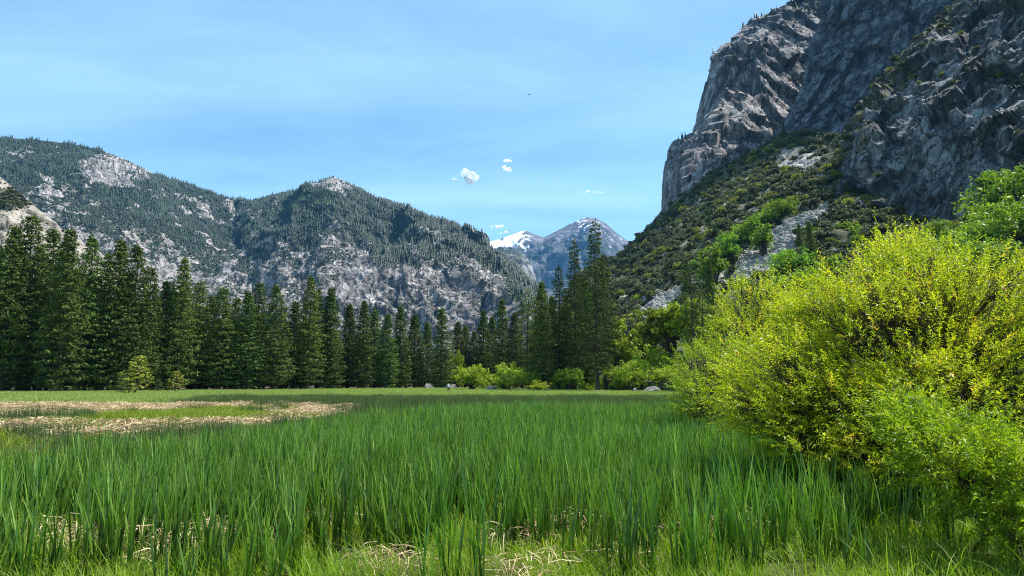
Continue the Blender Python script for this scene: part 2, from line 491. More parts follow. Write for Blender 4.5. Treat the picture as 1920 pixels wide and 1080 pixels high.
def cards(c, nrm, size, aspect, r, droop=None):
    """leaf faces: centre c (n,3), normal nrm, size (n,), narrow four-sided leaf outline -> verts, quads"""
    n = len(c)
    t = unit(np.cross(nrm, unit(r.normal(size=(n, 3)))))
    b = np.cross(nrm, t)
    L = size[:, None] * 0.5; Wd = L * aspect
    v = np.stack([c - t * L, c + b * Wd - t * L * 0.15, c + t * L, c - b * Wd + t * L * 0.1], 1).reshape(-1, 3)
    return v, np.arange(n * 4).reshape(-1, 4)

def tufts(centres, rad, per, size, aspect, r, up=0.3, flat=0.7):
    """each centre gets a shell of leaf faces turned outwards"""
    n = len(centres)
    d = unit(r.normal(size=(n * per, 3)) + np.array([0, 0, up]))
    rr = np.repeat(np.broadcast_to(rad, (n,)), per)
    c = np.repeat(centres, per, 0) + d * np.array([1, 1, flat]) * (rr * r.uniform(0.45, 1.0, n * per))[:, None]
    nr = unit(d + r.normal(size=(n * per, 3)) * 0.45)
    s = np.repeat(np.broadcast_to(size, (n,)), per) * r.uniform(0.6, 1.3, n * per)
    v, f = cards(c, nr, s, aspect, r)
    base = np.repeat(r.random(n), per)
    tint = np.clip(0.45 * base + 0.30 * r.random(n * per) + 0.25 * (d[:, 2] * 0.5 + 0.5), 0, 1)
    return v, f, np.repeat(tint, 4)

def tube(pts, rad, sides=6):
    pts = np.asarray(pts, float); k = len(pts)
    tg = unit(np.gradient(pts, axis=0))
    ref = np.array([0, 0, 1.0]) if abs(tg[0, 2]) < 0.8 else np.array([1.0, 0, 0])
    a = unit(np.cross(tg, ref)); b = np.cross(tg, a)
    ang = np.arange(sides) * 2 * np.pi / sides
    v = pts[:, None] + (a[:, None] * np.cos(ang)[None, :, None] + b[:, None] * np.sin(ang)[None, :, None]) * np.asarray(rad)[:, None, None]
    i = np.arange(k * sides).reshape(k, sides); j = np.roll(i, -1, 1)
    f = np.stack([i[:-1], j[:-1], j[1:], i[1:]], -1).reshape(-1, 4)
    return v.reshape(-1, 3), f

def merge(parts):
    vs, fs, ts, o = [], [], [], 0
    for p in parts:
        vs.append(p[0]); fs.append(p[1] + o); o += len(p[0])
        if len(p) > 2: ts.append(p[2])
    return np.concatenate(vs), np.concatenate(fs), (np.concatenate(ts) if ts else None)

def conifer(seed, H=30., R=4.2, bare=0.1, gap=0.62, nb=6, dens=1.0, shape=0.75, lean=0.0, droop=0.25, leafsz=0.55, up=0.35, rs=1.0):
    """-> (trunk mesh, crown mesh)"""
    r = np.random.default_rng(seed)
    zz = np.linspace(0, H, 14)
    path = np.stack([lean * H * (zz / H) ** 2 + 0.12 * np.sin(zz * 0.4 + seed), 0.12 * np.cos(zz * 0.33 + seed), zz], -1)
    path[0, 2] = -0.3
    tr = (H * 0.0135 * (1 - zz / H) ** 0.85 + 0.03); tr[0] *= 1.35
    parts = [tube(path, tr, 8)]
    cen, rads = [], []
    z = H * bare
    ph = r.random(4) * 6.28
    while z < H * 0.985:
        t = (z - H * bare) / (H * (1 - bare))
        prof = (1 - t) ** shape * (0.62 + 0.38 * min(1, t / 0.16)) * (1 + 0.10 * math.sin(t * 19 + ph[0]))
        n = max(4, int(round(nb * (0.75 + 0.25 * (1 - t)))))
        a0 = r.random() * 6.28
        for k in range(n):
            if r.random() < 0.08: continue
            a = a0 + k * 6.283 / n + r.normal(0, 0.25)
            L = R * prof * r.uniform(0.62, 1.12) * (1 + 0.14 * math.sin(a * 2 + ph[1]) + 0.08 * math.sin(a * 3 + t * 8 + ph[2])) + 0.32
            zb = z + r.normal(0, gap * 0.3)
            ctr = np.array([np.interp(zb, zz, path[:, 0]), np.interp(zb, zz, path[:, 1]), zb])
            dirn = np.array([math.cos(a), math.sin(a), 0])
            q = np.linspace(0, 1, 5)
            rise = -droop * L * q * (1 - 0.55 * q) + up * L * q * (t ** 1.2)
            bp = ctr + dirn * (q * L)[:, None] + np.array([0, 0, 1.0]) * rise[:, None]
            parts.append(tube(bp[[0, 2, 4]], np.array([0.05, 0.035, 0.012]) * (0.6 + L / R * 0.6), 3))
            m = max(2 if dens >= 1 else 1, int(round(L / 0.85 * dens)))
            qq = 1 - (np.arange(m) / max(m, 1)) * 0.78
            side = np.array([-dirn[1], dirn[0], 0])
            pts = ctr + dirn * (qq * L)[:, None] + np.array([0, 0, 1.0]) * np.interp(qq, q, rise)[:, None]
            pts = pts + side * r.normal(0, 0.16 * L + 0.05, m)[:, None] * (1.1 - qq * 0.5)[:, None] + r.normal(0, 0.07, (m, 3))
            cen.append(pts); rads.append(np.full(m, 0.38 + 0.46 * min(1, L / R * 1.2)) * r.uniform(0.75, 1.25, m))
        z += gap * r.uniform(0.7, 1.3) * (0.42 + 0.58 * (1 - t))
    cen.append(np.array([[path[-1, 0], path[-1, 1], H - 0.3], [path[-1, 0], path[-1, 1], H + 0.2]])); rads.append(np.array([0.25, 0.15]))
    cen = np.concatenate(cen); rads = np.concatenate(rads)
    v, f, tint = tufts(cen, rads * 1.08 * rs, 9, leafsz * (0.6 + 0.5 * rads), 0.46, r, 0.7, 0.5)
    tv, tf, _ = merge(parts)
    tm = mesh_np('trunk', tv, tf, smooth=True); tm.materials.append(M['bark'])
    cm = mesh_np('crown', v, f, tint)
    return tm, cm

def bushy(seed, R=1.0, H=1.0, lobes=14, per=26, leaf=0.16, fill=120, aspect=0.6, base=0.0, openess=0.0):
    """rounded uneven leafy crown of unit size: lobes of leaf shells over stems -> (stems mesh arrays, crown arrays)"""
    r = np.random.default_rng(seed)
    d = unit(r.normal(size=(lobes, 3)) + np.array([0, 0, 0.35]))
    d[:, 2] = np.abs(d[:, 2]) * 1.0 - 0.12
    c = d * np.array([R * 0.66, R * 0.66, H * 0.62]) * r.uniform(0.45, 1.3, lobes)[:, None] + np.array([0, 0, base + H * 0.36])
    lr = r.uniform(0.16, 0.46, lobes) * R
    parts = []
    sub, sr = [], []
    for k in range(lobes):
        m = 11
        dd = unit(r.normal(size=(m, 3)) + np.array([0, 0, 0.35]))
        sub.append(c[k] + dd * lr[k] * r.uniform(0.55, 1.1, m)[:, None] * np.array([1, 1, 0.75])); sr.append(np.full(m, lr[k] * 0.42))
    sub = np.concatenate(sub); sr = np.concatenate(sr)
    sub[:, 2] = np.maximum(sub[:, 2], 0.03)
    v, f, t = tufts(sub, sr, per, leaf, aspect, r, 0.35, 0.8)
    st = []
    for k in range(lobes):
        p0 = np.array([r.normal(0, 0.05), r.normal(0, 0.05), -0.05]); p2 = c[k]
        p1 = (p0 + p2) / 2 + np.array([0, 0, 0.12 * H]) - 0.15 * (p2 - p0) * np.array([1, 1, 0])
        q = np.linspace(0, 1, 5)[:, None]
        st.append(tube((1 - q) ** 2 * p0 + 2 * q * (1 - q) * p1 + q * q * p2, np.linspace(0.035, 0.008, 5) * (R + H) * 0.5, 4))
    sv, sf, _ = merge(st)
    return (sv, sf), (v, f, t)

def blades(n, area, h, w, bend, r, seg=3, fan=None, lean=0.10, clump=1, tip=0.06, tbias=0.0, twist=0.0, grad=0.1):
    """upright tapering leaf blades over a patch -> verts, quads, tint"""
    if clump > 1:
        nc = max(1, n // clump)
        cc = r.uniform(-area / 2, area / 2, (nc, 2))
        cid = np.arange(n) % nc
        base = cc[cid] + r.normal(0, 0.035, (n, 2))
        ct = r.random(nc)[cid]
    else:
        base = r.uniform(-area / 2, area / 2, (n, 2)); ct = r.random(n)
    hh = h * r.uniform(0.62, 1.12, n)
    a = r.random(n) * 6.283
    dirn = np.stack([np.cos(a), np.sin(a)], -1)
    le = np.abs(r.normal(0, lean, n)) + 0.01
    bd = np.abs(r.normal(0, bend, n))
    fa = a + 1.57 + r.normal(0, 0.5, n)
    side = np.stack([np.cos(fa), np.sin(fa), 0 * fa], -1)
    ww = w * r.uniform(0.7, 1.25, n)
    tw = r.normal(0, twist, n) if twist else np.zeros(n)
    vs = []
    for k in range(seg + 1):
        q = k / seg
        off = (le * q + bd * q ** 2.4) * hh
        zz = hh * (q - 0.35 * bd * q ** 3)
        p = np.concatenate([base + dirn * off[:, None], zz[:, None]], -1)
        wk = ww * (0.85 + 0.25 * q if q < 0.55 else (1 - q) / 0.45 * 1.0 + tip)
        ca, sa = np.cos(fa + tw * q), np.sin(fa + tw * q)
        side = np.stack([ca, sa, 0 * ca], -1)
        vs.append(p - side * (wk / 2)[:, None]); vs.append(p + side * (wk / 2)[:, None])
    v = np.stack(vs, 1)                                   # n, 2(seg+1), 3
    m = 2 * (seg + 1)
    i = (np.arange(n) * m)[:, None]
    f = np.concatenate([np.stack([i + 2 * k, i + 2 * k + 1, i + 2 * k + 3, i + 2 * k + 2], -1).reshape(-1, 4) for k in range(seg)])
    t = np.clip(0.25 * ct + 0.6 * r.random(n) + tbias, 0, 0.955)
    t = np.where(r.random(n) < 0.012, 1.0, t)
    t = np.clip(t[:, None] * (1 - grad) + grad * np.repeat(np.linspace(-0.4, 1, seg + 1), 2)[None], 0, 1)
    return v.reshape(-1, 3), f, t.ravel()

def litter(n, area, L, w, h, r):
    """lying and arching dead leaves"""
    base = np.concatenate([r.uniform(-area / 2, area / 2, (n, 2)), r.uniform(0, h, (n, 1)) ** 1.0], -1)
    a = r.random(n) * 6.283
    d = np.stack([np.cos(a), np.sin(a), r.uniform(-0.1, 0.55, n)], -1)
    ll = L * r.uniform(0.5, 1.2, n)
    side = unit(np.cross(d, np.array([0, 0, 1.0])) + r.normal(0, 0.4, (n, 3)))
    vs = []
    for q in (0, 0.33, 0.66, 1.0):
        p = base + d * (ll * q)[:, None] - np.array([0, 0, 1.0]) * (ll * 0.55 * q ** 2 * r.uniform(0.5, 1.3, n))[:, None]
        p[:, 2] = np.maximum(p[:, 2], 0.01)
        wk = w * (1.0 if q < 0.9 else 0.3)
        vs += [p - side * wk / 2, p + side * wk / 2]
    v = np.stack(vs, 1).reshape(-1, 3)
    i = (np.arange(n) * 8)[:, None]
    f = np.concatenate([np.stack([i + 2 * k, i + 2 * k + 1, i + 2 * k + 3, i + 2 * k + 2], -1).reshape(-1, 4) for k in range(3)])
    return v, f, np.repeat(r.random(n), 8)

# ================================================================== THE GROUND
def ground():
    nr, na = 260, 420
    rr = np.concatenate([[0.0], np.geomspace(1.5, 14000, nr)])
    aa = np.linspace(-math.pi, math.pi, na + 1)[:-1]
    # denser where the camera looks
    aa = np.sign(aa) * math.pi * (np.abs(aa) / math.pi) ** 1.5
    P = np.zeros((nr + 1, na, 3))
    P[..., 0] = rr[:, None] * np.sin(aa)[None]; P[..., 1] = rr[:, None] * np.cos(aa)[None]
    p = P.copy(); p[..., 2] = 0
    z = fbm(p * 0.35, 3, seed=11) * 0.07 * (1 - smooth01(rr, 30, 90))[:, None] + fbm(p * 0.01, 2, seed=5) * 0.15 * smooth01(rr, 40, 200)[:, None]
    P[..., 2] = z - 0.03
    P[0, :, 2] = -0.03
    i = np.arange((nr + 1) * na).reshape(nr + 1, na); j = np.roll(i, -1, 1)
    f = np.stack([i[1:-1], i[2:], j[2:], j[1:-1]], -1).reshape(-1, 4)
    c = np.stack([i[1], j[1]], -1)
    f0 = np.concatenate([np.full((na, 1), i[0, 0]), c], 1)
    woods = np.zeros(P.shape[:2])
    d = P[..., 1]
    u = 960 + FPX * P[..., 0] / np.maximum(d, 1)
    edge = np.interp(u, [-400, 0, 300, 600, 850, 1000, 1300], [132, 136, 158, 190, 215, 190, 150])
    woods = smooth01(d - edge, 0, 8) * (d > 10)
    m, t, out = new_mat('meadow_ground')
    tc = N(t, 'ShaderNodeTexCoord')
    def ns(sc, de=6):
        n = N(t, 'ShaderNodeTexNoise'); n.inputs['Scale'].default_value = sc; n.inputs['Detail'].default_value = de; n.inputs['Roughness'].default_value = 0.65
        t.links.new(tc.outputs['Object'], n.inputs['Vector']); return n.outputs[0]
    soil = ramp(t, ns(2.5), [(0.35, (0.03, 0.025, 0.012)), (0.55, (0.06, 0.08, 0.02)), (0.7, (0.11, 0.12, 0.04))])
    green = ramp(t, ns(0.35, 9), [(0.35, (0.12, 0.18, 0.035)), (0.55, (0.18, 0.25, 0.06)), (0.7, (0.26, 0.30, 0.10))])
    duff = ramp(t, ns(0.5, 8), [(0.35, (0.03, 0.022, 0.014)), (0.6, (0.09, 0.065, 0.04)), (0.75, (0.06, 0.08, 0.02))])
    af = N(t, 'ShaderNodeAttribute', attribute_name='far'); aw = N(t, 'ShaderNodeAttribute', attribute_name='woods')
    c = mixc(t, aw.outputs['Fac'], mixc(t, af.outputs['Fac'], soil, green), duff)
    p_ = N(t, 'ShaderNodeBsdfPrincipled'); p_.inputs['Roughness'].default_value = 0.95; p_.inputs['Specular IOR Level'].default_value = 0.1
    t.links.new(c, p_.inputs['Base Color'])
    bn = N(t, 'ShaderNodeBump'); bn.inputs['Strength'].default_value = 0.6; bn.inputs['Distance'].default_value = 0.1
    t.links.new(ns(4, 8), bn.inputs['Height']); t.links.new(bn.outputs[0], p_.inputs['Normal'])
    t.links.new(p_.outputs[0], out.inputs[0])
    far = np.repeat(smooth01(rr, 45, 75)[:, None], na, 1)
    me = mesh_np('meadow_ground', P.reshape(-1, 3), [f, f0], smooth=True, attrs={'far': far, 'woods': woods})
    tag(link('meadow_ground', me, m), 'green valley meadow floor stretching to the foot of the mountains', kind='structure')
ground()

# ================================================================== MOUNTAINS
def px_blob(u, v, cu, cv, ru, rv):
    return np.clip(1 - ((u - cu) / ru) ** 2 - ((v - cv) / rv) ** 2, 0, 1)

def far_tree_mesh(seed, H=19., R=4.0):
    r = np.random.default_rng(seed)
    vs, fs, ts, o = [], [], [], 0
    n = 5
    for lv in range(4):
        z0 = H * (0.10 + 0.21 * lv); z1 = min(H, z0 + H * 0.36); rad = R * (1 - lv * 0.23) * r.uniform(0.85, 1.1)
        a = np.arange(n) * 6.283 / n + r.random()
        rr_ = rad * r.uniform(0.65, 1.2, n)
        ring = np.stack([np.cos(a) * rr_, np.sin(a) * rr_, z0 + r.normal(0, 0.5, n)], -1)
        v = np.concatenate([ring, [[0, 0, z1]]])
        i = np.arange(n)
        fs.append(np.stack([i, (i + 1) % n, np.full(n, n)], -1) + o); o += n + 1
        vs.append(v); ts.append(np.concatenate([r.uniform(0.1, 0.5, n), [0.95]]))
    return mesh_np('far_tree', np.concatenate(vs), np.concatenate(fs), np.concatenate(ts))

def far_shrub_mesh(seed, R=3.0, n=34, leaf=1.5):
    r = np.random.default_rng(seed)
    d = unit(r.normal(size=(n, 3)) + np.array([0, 0, 0.3])); d[:, 2] = np.abs(d[:, 2])
    c = d * np.array([R, R, R * 0.75]) * r.uniform(0.6, 1.05, n)[:, None]
    v, f = cards(c, unit(d + r.normal(size=(n, 3)) * 0.3), np.full(n, leaf) * r.uniform(0.7, 1.3, n), 0.8, r)
    return mesh_np('far_shrub', v, f, np.repeat(np.clip(r.random(n) * 0.6 + 0.4 * d[:, 2], 0, 1), 4))

FT = [far_tree_mesh(i) for i in range(6)]
FS = [far_shrub_mesh(i + 50) for i in range(6)]

# ---- snowy peaks, 8 km off
crest = [(800, 520), (860, 500), (895, 478), (905, 455), (925, 452), (943, 447), (960, 441), (975, 435), (988, 434), (1003, 441), (1020, 446), (1040, 436), (1062, 424), (1085, 414), (1103, 407),
         (1118, 410), (1135, 419), (1155, 437), (1175, 451), (1190, 459), (1220, 500), (1300, 540)]
sh = Sheet([[(u, 716, 5200) for u, v in crest], [(u, 620 - 0.0 * v, 6300 + 3 * (u - 1000)) for u, v in crest],
            [(u, v + 60, 7400) for u, v in crest], [(u, v, 8200) for u, v in crest]], 260, 170)
n = sh.normals(); fade = np.clip((3.0 - sh.t) / 0.5, 0.12, 1)
q = sh.P / 900.
dsp = fbm(q * np.array([1.6, 1.6, 0.7]), 6, 0.6, seed=21, ridged=True) * 210 + fbm(q * 6, 4, seed=23) * 22
sh.P = sh.P + n * (dsp * np.clip((3.0 - sh.t) / 0.7, 0.05, 1))[..., None]
g = sh.P
veg = 0.56 + 0.16 * fbm(g / 700, 3, seed=8) - 0.16 * smooth01(sh.P[..., 2], 1300, 1850)
snow = 0.36 + 0.06 * smooth01(sh.v, 490, 430) + 0.30 * fbm(g / np.array([90., 90., 200.]), 4, 0.6, seed=31) - 0.25 * smooth01(sh.u, 985, 1010) * (1 - smooth01(sh.u, 1035, 1075)) + 0.20 * (1 - smooth01(sh.u, 960, 1000)) - 0.10 * smooth01(sh.u, 1120, 1170) - 0.3 * smooth01(sh.v, 470, 500)
sh.add_back()
M['snow_rock'] = rock_mat('snow_rock', 300., (0.15, 0.145, 0.16), (0.05, 0.05, 0.06), veg=(0.014, 0.028, 0.020), snow=True, warm=(0.10, 0.11, 0.13), bump=0.6, bdist=25, streak=0.3)
tag(sh.build('snowy_peaks', M['snow_rock'], {'veg': veg, 'snow': snow, 'crack': veg * 0}), 'distant blue granite peaks with broken snow on their upper slopes at the valley head')

# ---- dark ridge in front of them
crest = [(860, 500), (900, 482), (925, 470), (945, 466), (962, 470), (985, 481), (998, 500), (1005, 525), (1012, 560), (1030, 600), (1060, 640)]
sh = Sheet([[(u, 716, 3100) for u, v in crest], [(u, max(v + 40, 600), 3500) for u, v in crest], [(u, v, 3900) for u, v in crest]], 120, 110)
n = sh.normals(); fade = np.clip((2.0 - sh.t) / 0.3, 0.15, 1)
o1, e1 = facets(sh.P / np.array([120, 120, 240]), 5)
sh.P = sh.P + n * ((fbm(sh.P / 260, 5, 0.55, seed=41, ridged=True) * 50 + o1 * 30) * fade)[..., None]
veg = 0.48 + 0.1 * fbm(sh.P / 200, 3, seed=3) + 0.12 * smooth01(sh.v, 510, 470)
sh.add_back()
M['mid_rock'] = rock_mat('mid_rock', 90., (0.27, 0.26, 0.26), (0.13, 0.125, 0.13), veg=(0.026, 0.042, 0.026), bump=0.6, bdist=8)
tag(sh.build('rocky_ridge', M['mid_rock'], {'veg': veg, 'crack': np.clip(0.5 - e1 * 3, 0, 0.5)}), 'shadowed rocky ridge closing the valley below the snowy peaks')

# ---- the long mountain on the left
crest = [(-260, 285), (-100, 268), (0, 260), (60, 263), (130, 270), (190, 283), (240, 303), (290, 327), (350, 347), (400, 367), (440, 380), (475, 380), (510, 366), (545, 360), (580, 356), (600, 343),
         (625, 334), (655, 346), (700, 371), (760, 396), (820, 412), (850, 421), (880, 442), (905, 466), (934, 486), (956, 512), (985, 550), (1010, 595), (1040, 650)]
du = [c[0] for c in crest]
def dd(u, pts): return float(np.interp(u, [p[0] for p in pts], [p[1] for p in pts]))
D3 = [(-260, 2350), (0, 2450), (300, 2750), (470, 3000), (560, 2850), (625, 2600), (850, 2300), (1040, 1900)]
D2 = [(-260, 2000), (0, 2050), (300, 2250), (470, 2450), (625, 2150), (850, 1950), (1040, 1750)]
D1 = [(-260, 1550), (0, 1600), (470, 1850), (625, 1700), (850, 1560), (1040, 1500)]
D0 = [(-260, 1000), (0, 1050), (470, 1250), (850, 1300), (1040, 1350)]
sh = Sheet([[(u, 717, dd(u, D0)) for u, v in crest],
            [(u, v + 0.62 * (716 - v), dd(u, D1)) for u, v in crest],
            [(u, v + 0.30 * (716 - v), dd(u, D2)) for u, v in crest],
            [(u, v, dd(u, D3)) for u, v in crest]], 760, 400)
n = sh.normals(); fade = np.clip((3.0 - sh.t) / 0.35, 0.10, 1) * np.clip(sh.t / 0.15, 0, 1)
U, V = sh.u, sh.v
gran = smooth01(U, 560, 760) * smooth01(V, 400, 480)          # bare slabs on the right
gran = np.clip(gran + 0.55 * smooth01(V, 470, 560) * smooth01(U, 420, 500), 0, 1)
# spurs run down to the right
xr = sh.P @ np.array([[0.80, 0.35, 0.0], [-0.4, 0.7, 0.0], [0.55, 0.0, 0.45]]).T
spur = fbm(xr / np.array([330., 700., 900.]), 5, 0.5, seed=51, ridged=True)
A = sh.P @ np.array([[0.86, 0.0, 0.50], [0.0, 1.0, 0.0], [-0.50, 0.0, 0.86]]).T     # long joints lean with the slope
w = fbm(A / 90, 3, seed=77)[..., None] * 22
o1, e1 = facets((A + w) / np.array([50, 80, 190]), 6, 0.7)
o2, e2 = facets((A + w) / np.array([18, 30, 60]), 9, 0.7)
dsp = spur * 110 + fbm(sh.P / 120, 5, 0.55, seed=55) * 20 + (o1 * 17 + o2 * 6) * (0.25 + 0.75 * gran)
sh.P = sh.P + n * (dsp * fade)[..., None]
g = sh.P
U, V = to_px(g)
gran = smooth01(U, 560, 760) * smooth01(V, 400, 480)
gran = np.clip(gran + 0.55 * smooth01(V, 470, 560) * smooth01(U, 420, 500), 0, 1)
nz = fbm(g / 110, 4, 0.6, seed=61)
nz2 = fbm(g / 420, 3, 0.5, seed=62)
below = V - np.interp(U, du, [c[1] for c in crest])
rp_ = fbm(g / 75., 4, 0.6, seed=68) + 0.5 * fbm(g / 260., 2, seed=69)
forest = smooth01(below + nz * 60 + nz2 * 90, 110, 45) * (1 - 0.9 * smooth01(rp_, 0.08, 0.24) * np.where(U < 500, 1.0, 0.75)) * (1 - 0.6 * smooth01(rp_, 0.3, 0.4))
forest *= 1 - smooth01(px_blob(U, V, 222, 315, 98, 36) + nz * 0.6, 0.2, 0.5) * 0.93
forest *= 1 - smooth01(px_blob(U, V, 75, 288, 75, 28) + nz * 0.5, 0.2, 0.5) * 0.85
forest *= 1 - smooth01(px_blob(U, V, 40, 305, 26, 9), 0.2, 0.5)
forest *= 1 - smooth01(px_blob(U, V, 628, 342, 60, 20) + nz * 0.3, 0.1, 0.4) * 0.93
forest *= 1 - smooth01(px_blob(U + 1.5 * (V - 375), V, 570, 375, 34, 26) + nz * 0.2, 0.1, 0.4)
forest *= 1 - smooth01(U, 800, 900) * smooth01(below, 15, 45)
glade = smooth01(px_blob(U + 1.5 * (V - 375), V, 570, 375, 40, 30) + nz * 0.2, 0.1, 0.4)
veg = 0.525 + 0.12 * nz + 0.13 * nz2 - 0.10 * gran + 0.24 * forest + 0.5 * glade - 0.16 * smooth01(rp_, 0.16, 0.3) * np.where(U < 500, 1.0, 0.8) - 0.16 * smooth01(px_blob(U, V, 215, 315, 110, 45), 0.1, 0.5) \
      - 0.30 * smooth01(px_blob(U, V, 628, 342, 56, 19) + nz * 0.3, 0.05, 0.4) + 0.05 * smooth01(V, 520, 420) * (1 - gran)
crack = np.clip(0.75 - e2 * 5, 0, 0.7) * gran + np.clip(0.8 - e1 * 9, 0, 0.6) * gran
LM = sh
sh.add_back()
M['left_rock'] = rock_mat('left_rock', 45., (0.42, 0.39, 0.375), (0.15, 0.14, 0.14), veg=(0.022, 0.040, 0.014), bump=0.8, bdist=8, joints=0.6, streak=0.6, warm=(0.40, 0.30, 0.22))
tag(sh.build('forested_mountain', M['left_rock'], {'veg': veg, 'crack': np.clip(crack, 0, 0.85)}), 'long granite mountain with forested crest and pale bare slabs behind the pines')
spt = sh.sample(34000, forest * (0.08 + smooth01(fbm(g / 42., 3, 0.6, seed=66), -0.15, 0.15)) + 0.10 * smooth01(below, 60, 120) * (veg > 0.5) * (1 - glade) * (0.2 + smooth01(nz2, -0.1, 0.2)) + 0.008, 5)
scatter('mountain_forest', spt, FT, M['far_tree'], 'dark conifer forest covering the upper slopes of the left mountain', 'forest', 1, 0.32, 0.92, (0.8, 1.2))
spt = sh.sample(34000, np.clip((veg - 0.42) * 6, 0.03, 1) * (1 - forest * 0.8) * (1 - glade), 6)
scatter('mountain_shrubs', spt, FS, M['far_shrub'], 'olive chaparral dotted between pale rocks on the left mountain', 'shrubs', 2, 0.6, 1.7)

# ---- near rocky spur at the far left
crest = [(-160, 255), (-60, 295), (0, 332), (20, 348), (45, 372), (75, 395), (100, 412), (125, 438), (150, 455), (185, 468), (215, 500), (250, 545), (300, 600), (350, 670)]
sh = Sheet([[(u, 717, 430) for u, v in crest], [(u, max(v + 60, 560), 560) for u, v in crest], [(u, v, 680) for u, v in crest]], 220, 200)
n = sh.normals(); fade = np.clip((2.0 - sh.t) / 0.25, 0.25, 1)
A = sh.P @ np.array([[0.8, 0.0, 0.6], [0.0, 1.0, 0.0], [-0.6, 0.0, 0.8]]).T
o1, e1 = facets(A / np.array([16, 22, 34]), 16, 1.0); o2, e2 = facets(A / np.array([6, 8, 12]), 19, 1.0)
sh.P = sh.P + n * ((fbm(sh.P / 50, 5, 0.55, seed=71) * 12 + o1 * 6 + o2 * 2) * fade)[..., None]
nz = fbm(sh.P / 30, 4, 0.6, seed=72)
veg = 0.42 + 0.12 * nz + 0.30 * px_blob(sh.u, sh.v, 20, 372, 60, 26) - 0.05
sh.add_back()
M['spur_rock'] = rock_mat('spur_rock', 16., (0.40, 0.36, 0.30), (0.20, 0.18, 0.16), veg=(0.05, 0.055, 0.022), bump=0.7, bdist=1.5, joints=0.7, streak=0.4, warm=(0.34, 0.27, 0.18))
tag(sh.build('rocky_spur', M['spur_rock'], {'veg': veg, 'crack': np.clip(0.5 - e2 * 4, 0, 0.5)}), 'bare tan granite spur rising above the pines at the left edge')
SPUR, SPURW = sh, np.clip((veg - 0.40) * 5, 0.02, 1)

# ================================================================== THE RIGHT WALL
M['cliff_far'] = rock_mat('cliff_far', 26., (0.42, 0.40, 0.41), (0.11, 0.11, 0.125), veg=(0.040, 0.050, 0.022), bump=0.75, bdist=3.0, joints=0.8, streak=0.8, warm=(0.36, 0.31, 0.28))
M['cliff_mid'] = rock_mat('cliff_mid', 22., (0.175, 0.20, 0.24), (0.048, 0.056, 0.075), veg=(0.04, 0.05, 0.022), bump=0.75, bdist=2.5, joints=0.9, jst=(1, 1, 0.22), jrot=(0, 0.12, 0), streak=0.85, warm=(0.22, 0.18, 0.13))  # granite darkened and blued: the wall's shade is put into its colour
M['cliff_near'] = rock_mat('cliff_near', 13., (0.235, 0.25, 0.27), (0.060, 0.066, 0.080), veg=(0.06, 0.06, 0.022), bump=0.75, bdist=1.5, joints=0.9, jst=(1, 1, 0.3), jrot=(0, 0.45, 0), streak=0.7, warm=(0.26, 0.19, 0.11))  # shade of the near face also put into its darker granite colour
M['slope_rock'] = rock_mat('slope_rock', 9., (0.36, 0.34, 0.32), (0.17, 0.16, 0.15), veg=(0.050, 0.058, 0.022), bump=0.6, bdist=0.8, streak=0.3)

def cliff(name, rows, ns, ntt, mat, label, big, amp, sc, skew, vegf, seed, fadet=None, drop=0.3, run=0.6):
    sh = Sheet(rows, ns, ntt)
    n = sh.normals()
    A = sh.P @ np.array([[math.cos(skew), 0, math.sin(skew)], [0, 1, 0], [-math.sin(skew), 0, math.cos(skew)]]).T
    A = A + np.stack([fbm(sh.P / (sc * 2.2), 3, seed=seed + 3), fbm(sh.P / (sc * 2.2) + 9, 3, seed=seed + 4), 0 * sh.t], -1) * sc * 0.22
    o1, e1 = facets(A / np.array([sc * 1.5, sc * 1.5, sc * 4.6]), seed, 0.75)
    o2, e2 = facets(A / np.array([sc * 0.55, sc * 0.55, sc * 1.9]), seed + 1, 0.8)
    o3, e3 = facets(A / np.array([sc * 0.2, sc * 0.2, sc * 0.5]), seed + 2, 0.7)
    but = 0.35 * fbm(A / np.array([sc * 5.0, sc * 5.0, sc * 14.]), 2, 0.4, seed=seed + 5, ridged=True) + 0.75 * facets(A / np.array([sc * 3.0, sc * 3.0, sc * 9.]), seed + 8, 0.5)[0]
    dsp = but * big + o1 * amp + o2 * amp * 0.42 + o3 * amp * 0.13 + fbm(sh.P / (sc * 0.3), 3, 0.5, seed=seed + 6) * amp * 0.06
    if fadet is None:
        fade = 1
    else:
        fade = fadet(sh)
    sh.P = sh.P + n * (dsp * fade)[..., None]
    nn = sh.normals()
    nz = fbm(sh.P / (sc * 1.2), 4, 0.6, seed=seed + 7)
    veg = vegf(sh, nz, nn)
    crack = np.clip(0.8 - e1 * 9, 0, 0.8) + np.clip(0.6 - e2 * 5, 0, 0.6)
    sh.add_back(drop=drop, run=run, k=6)
    o = sh.build(name, mat, {'veg': veg, 'crack': np.clip(crack, 0, 0.75)}, smooth=False)
    tag(o, label)
    return sh, veg

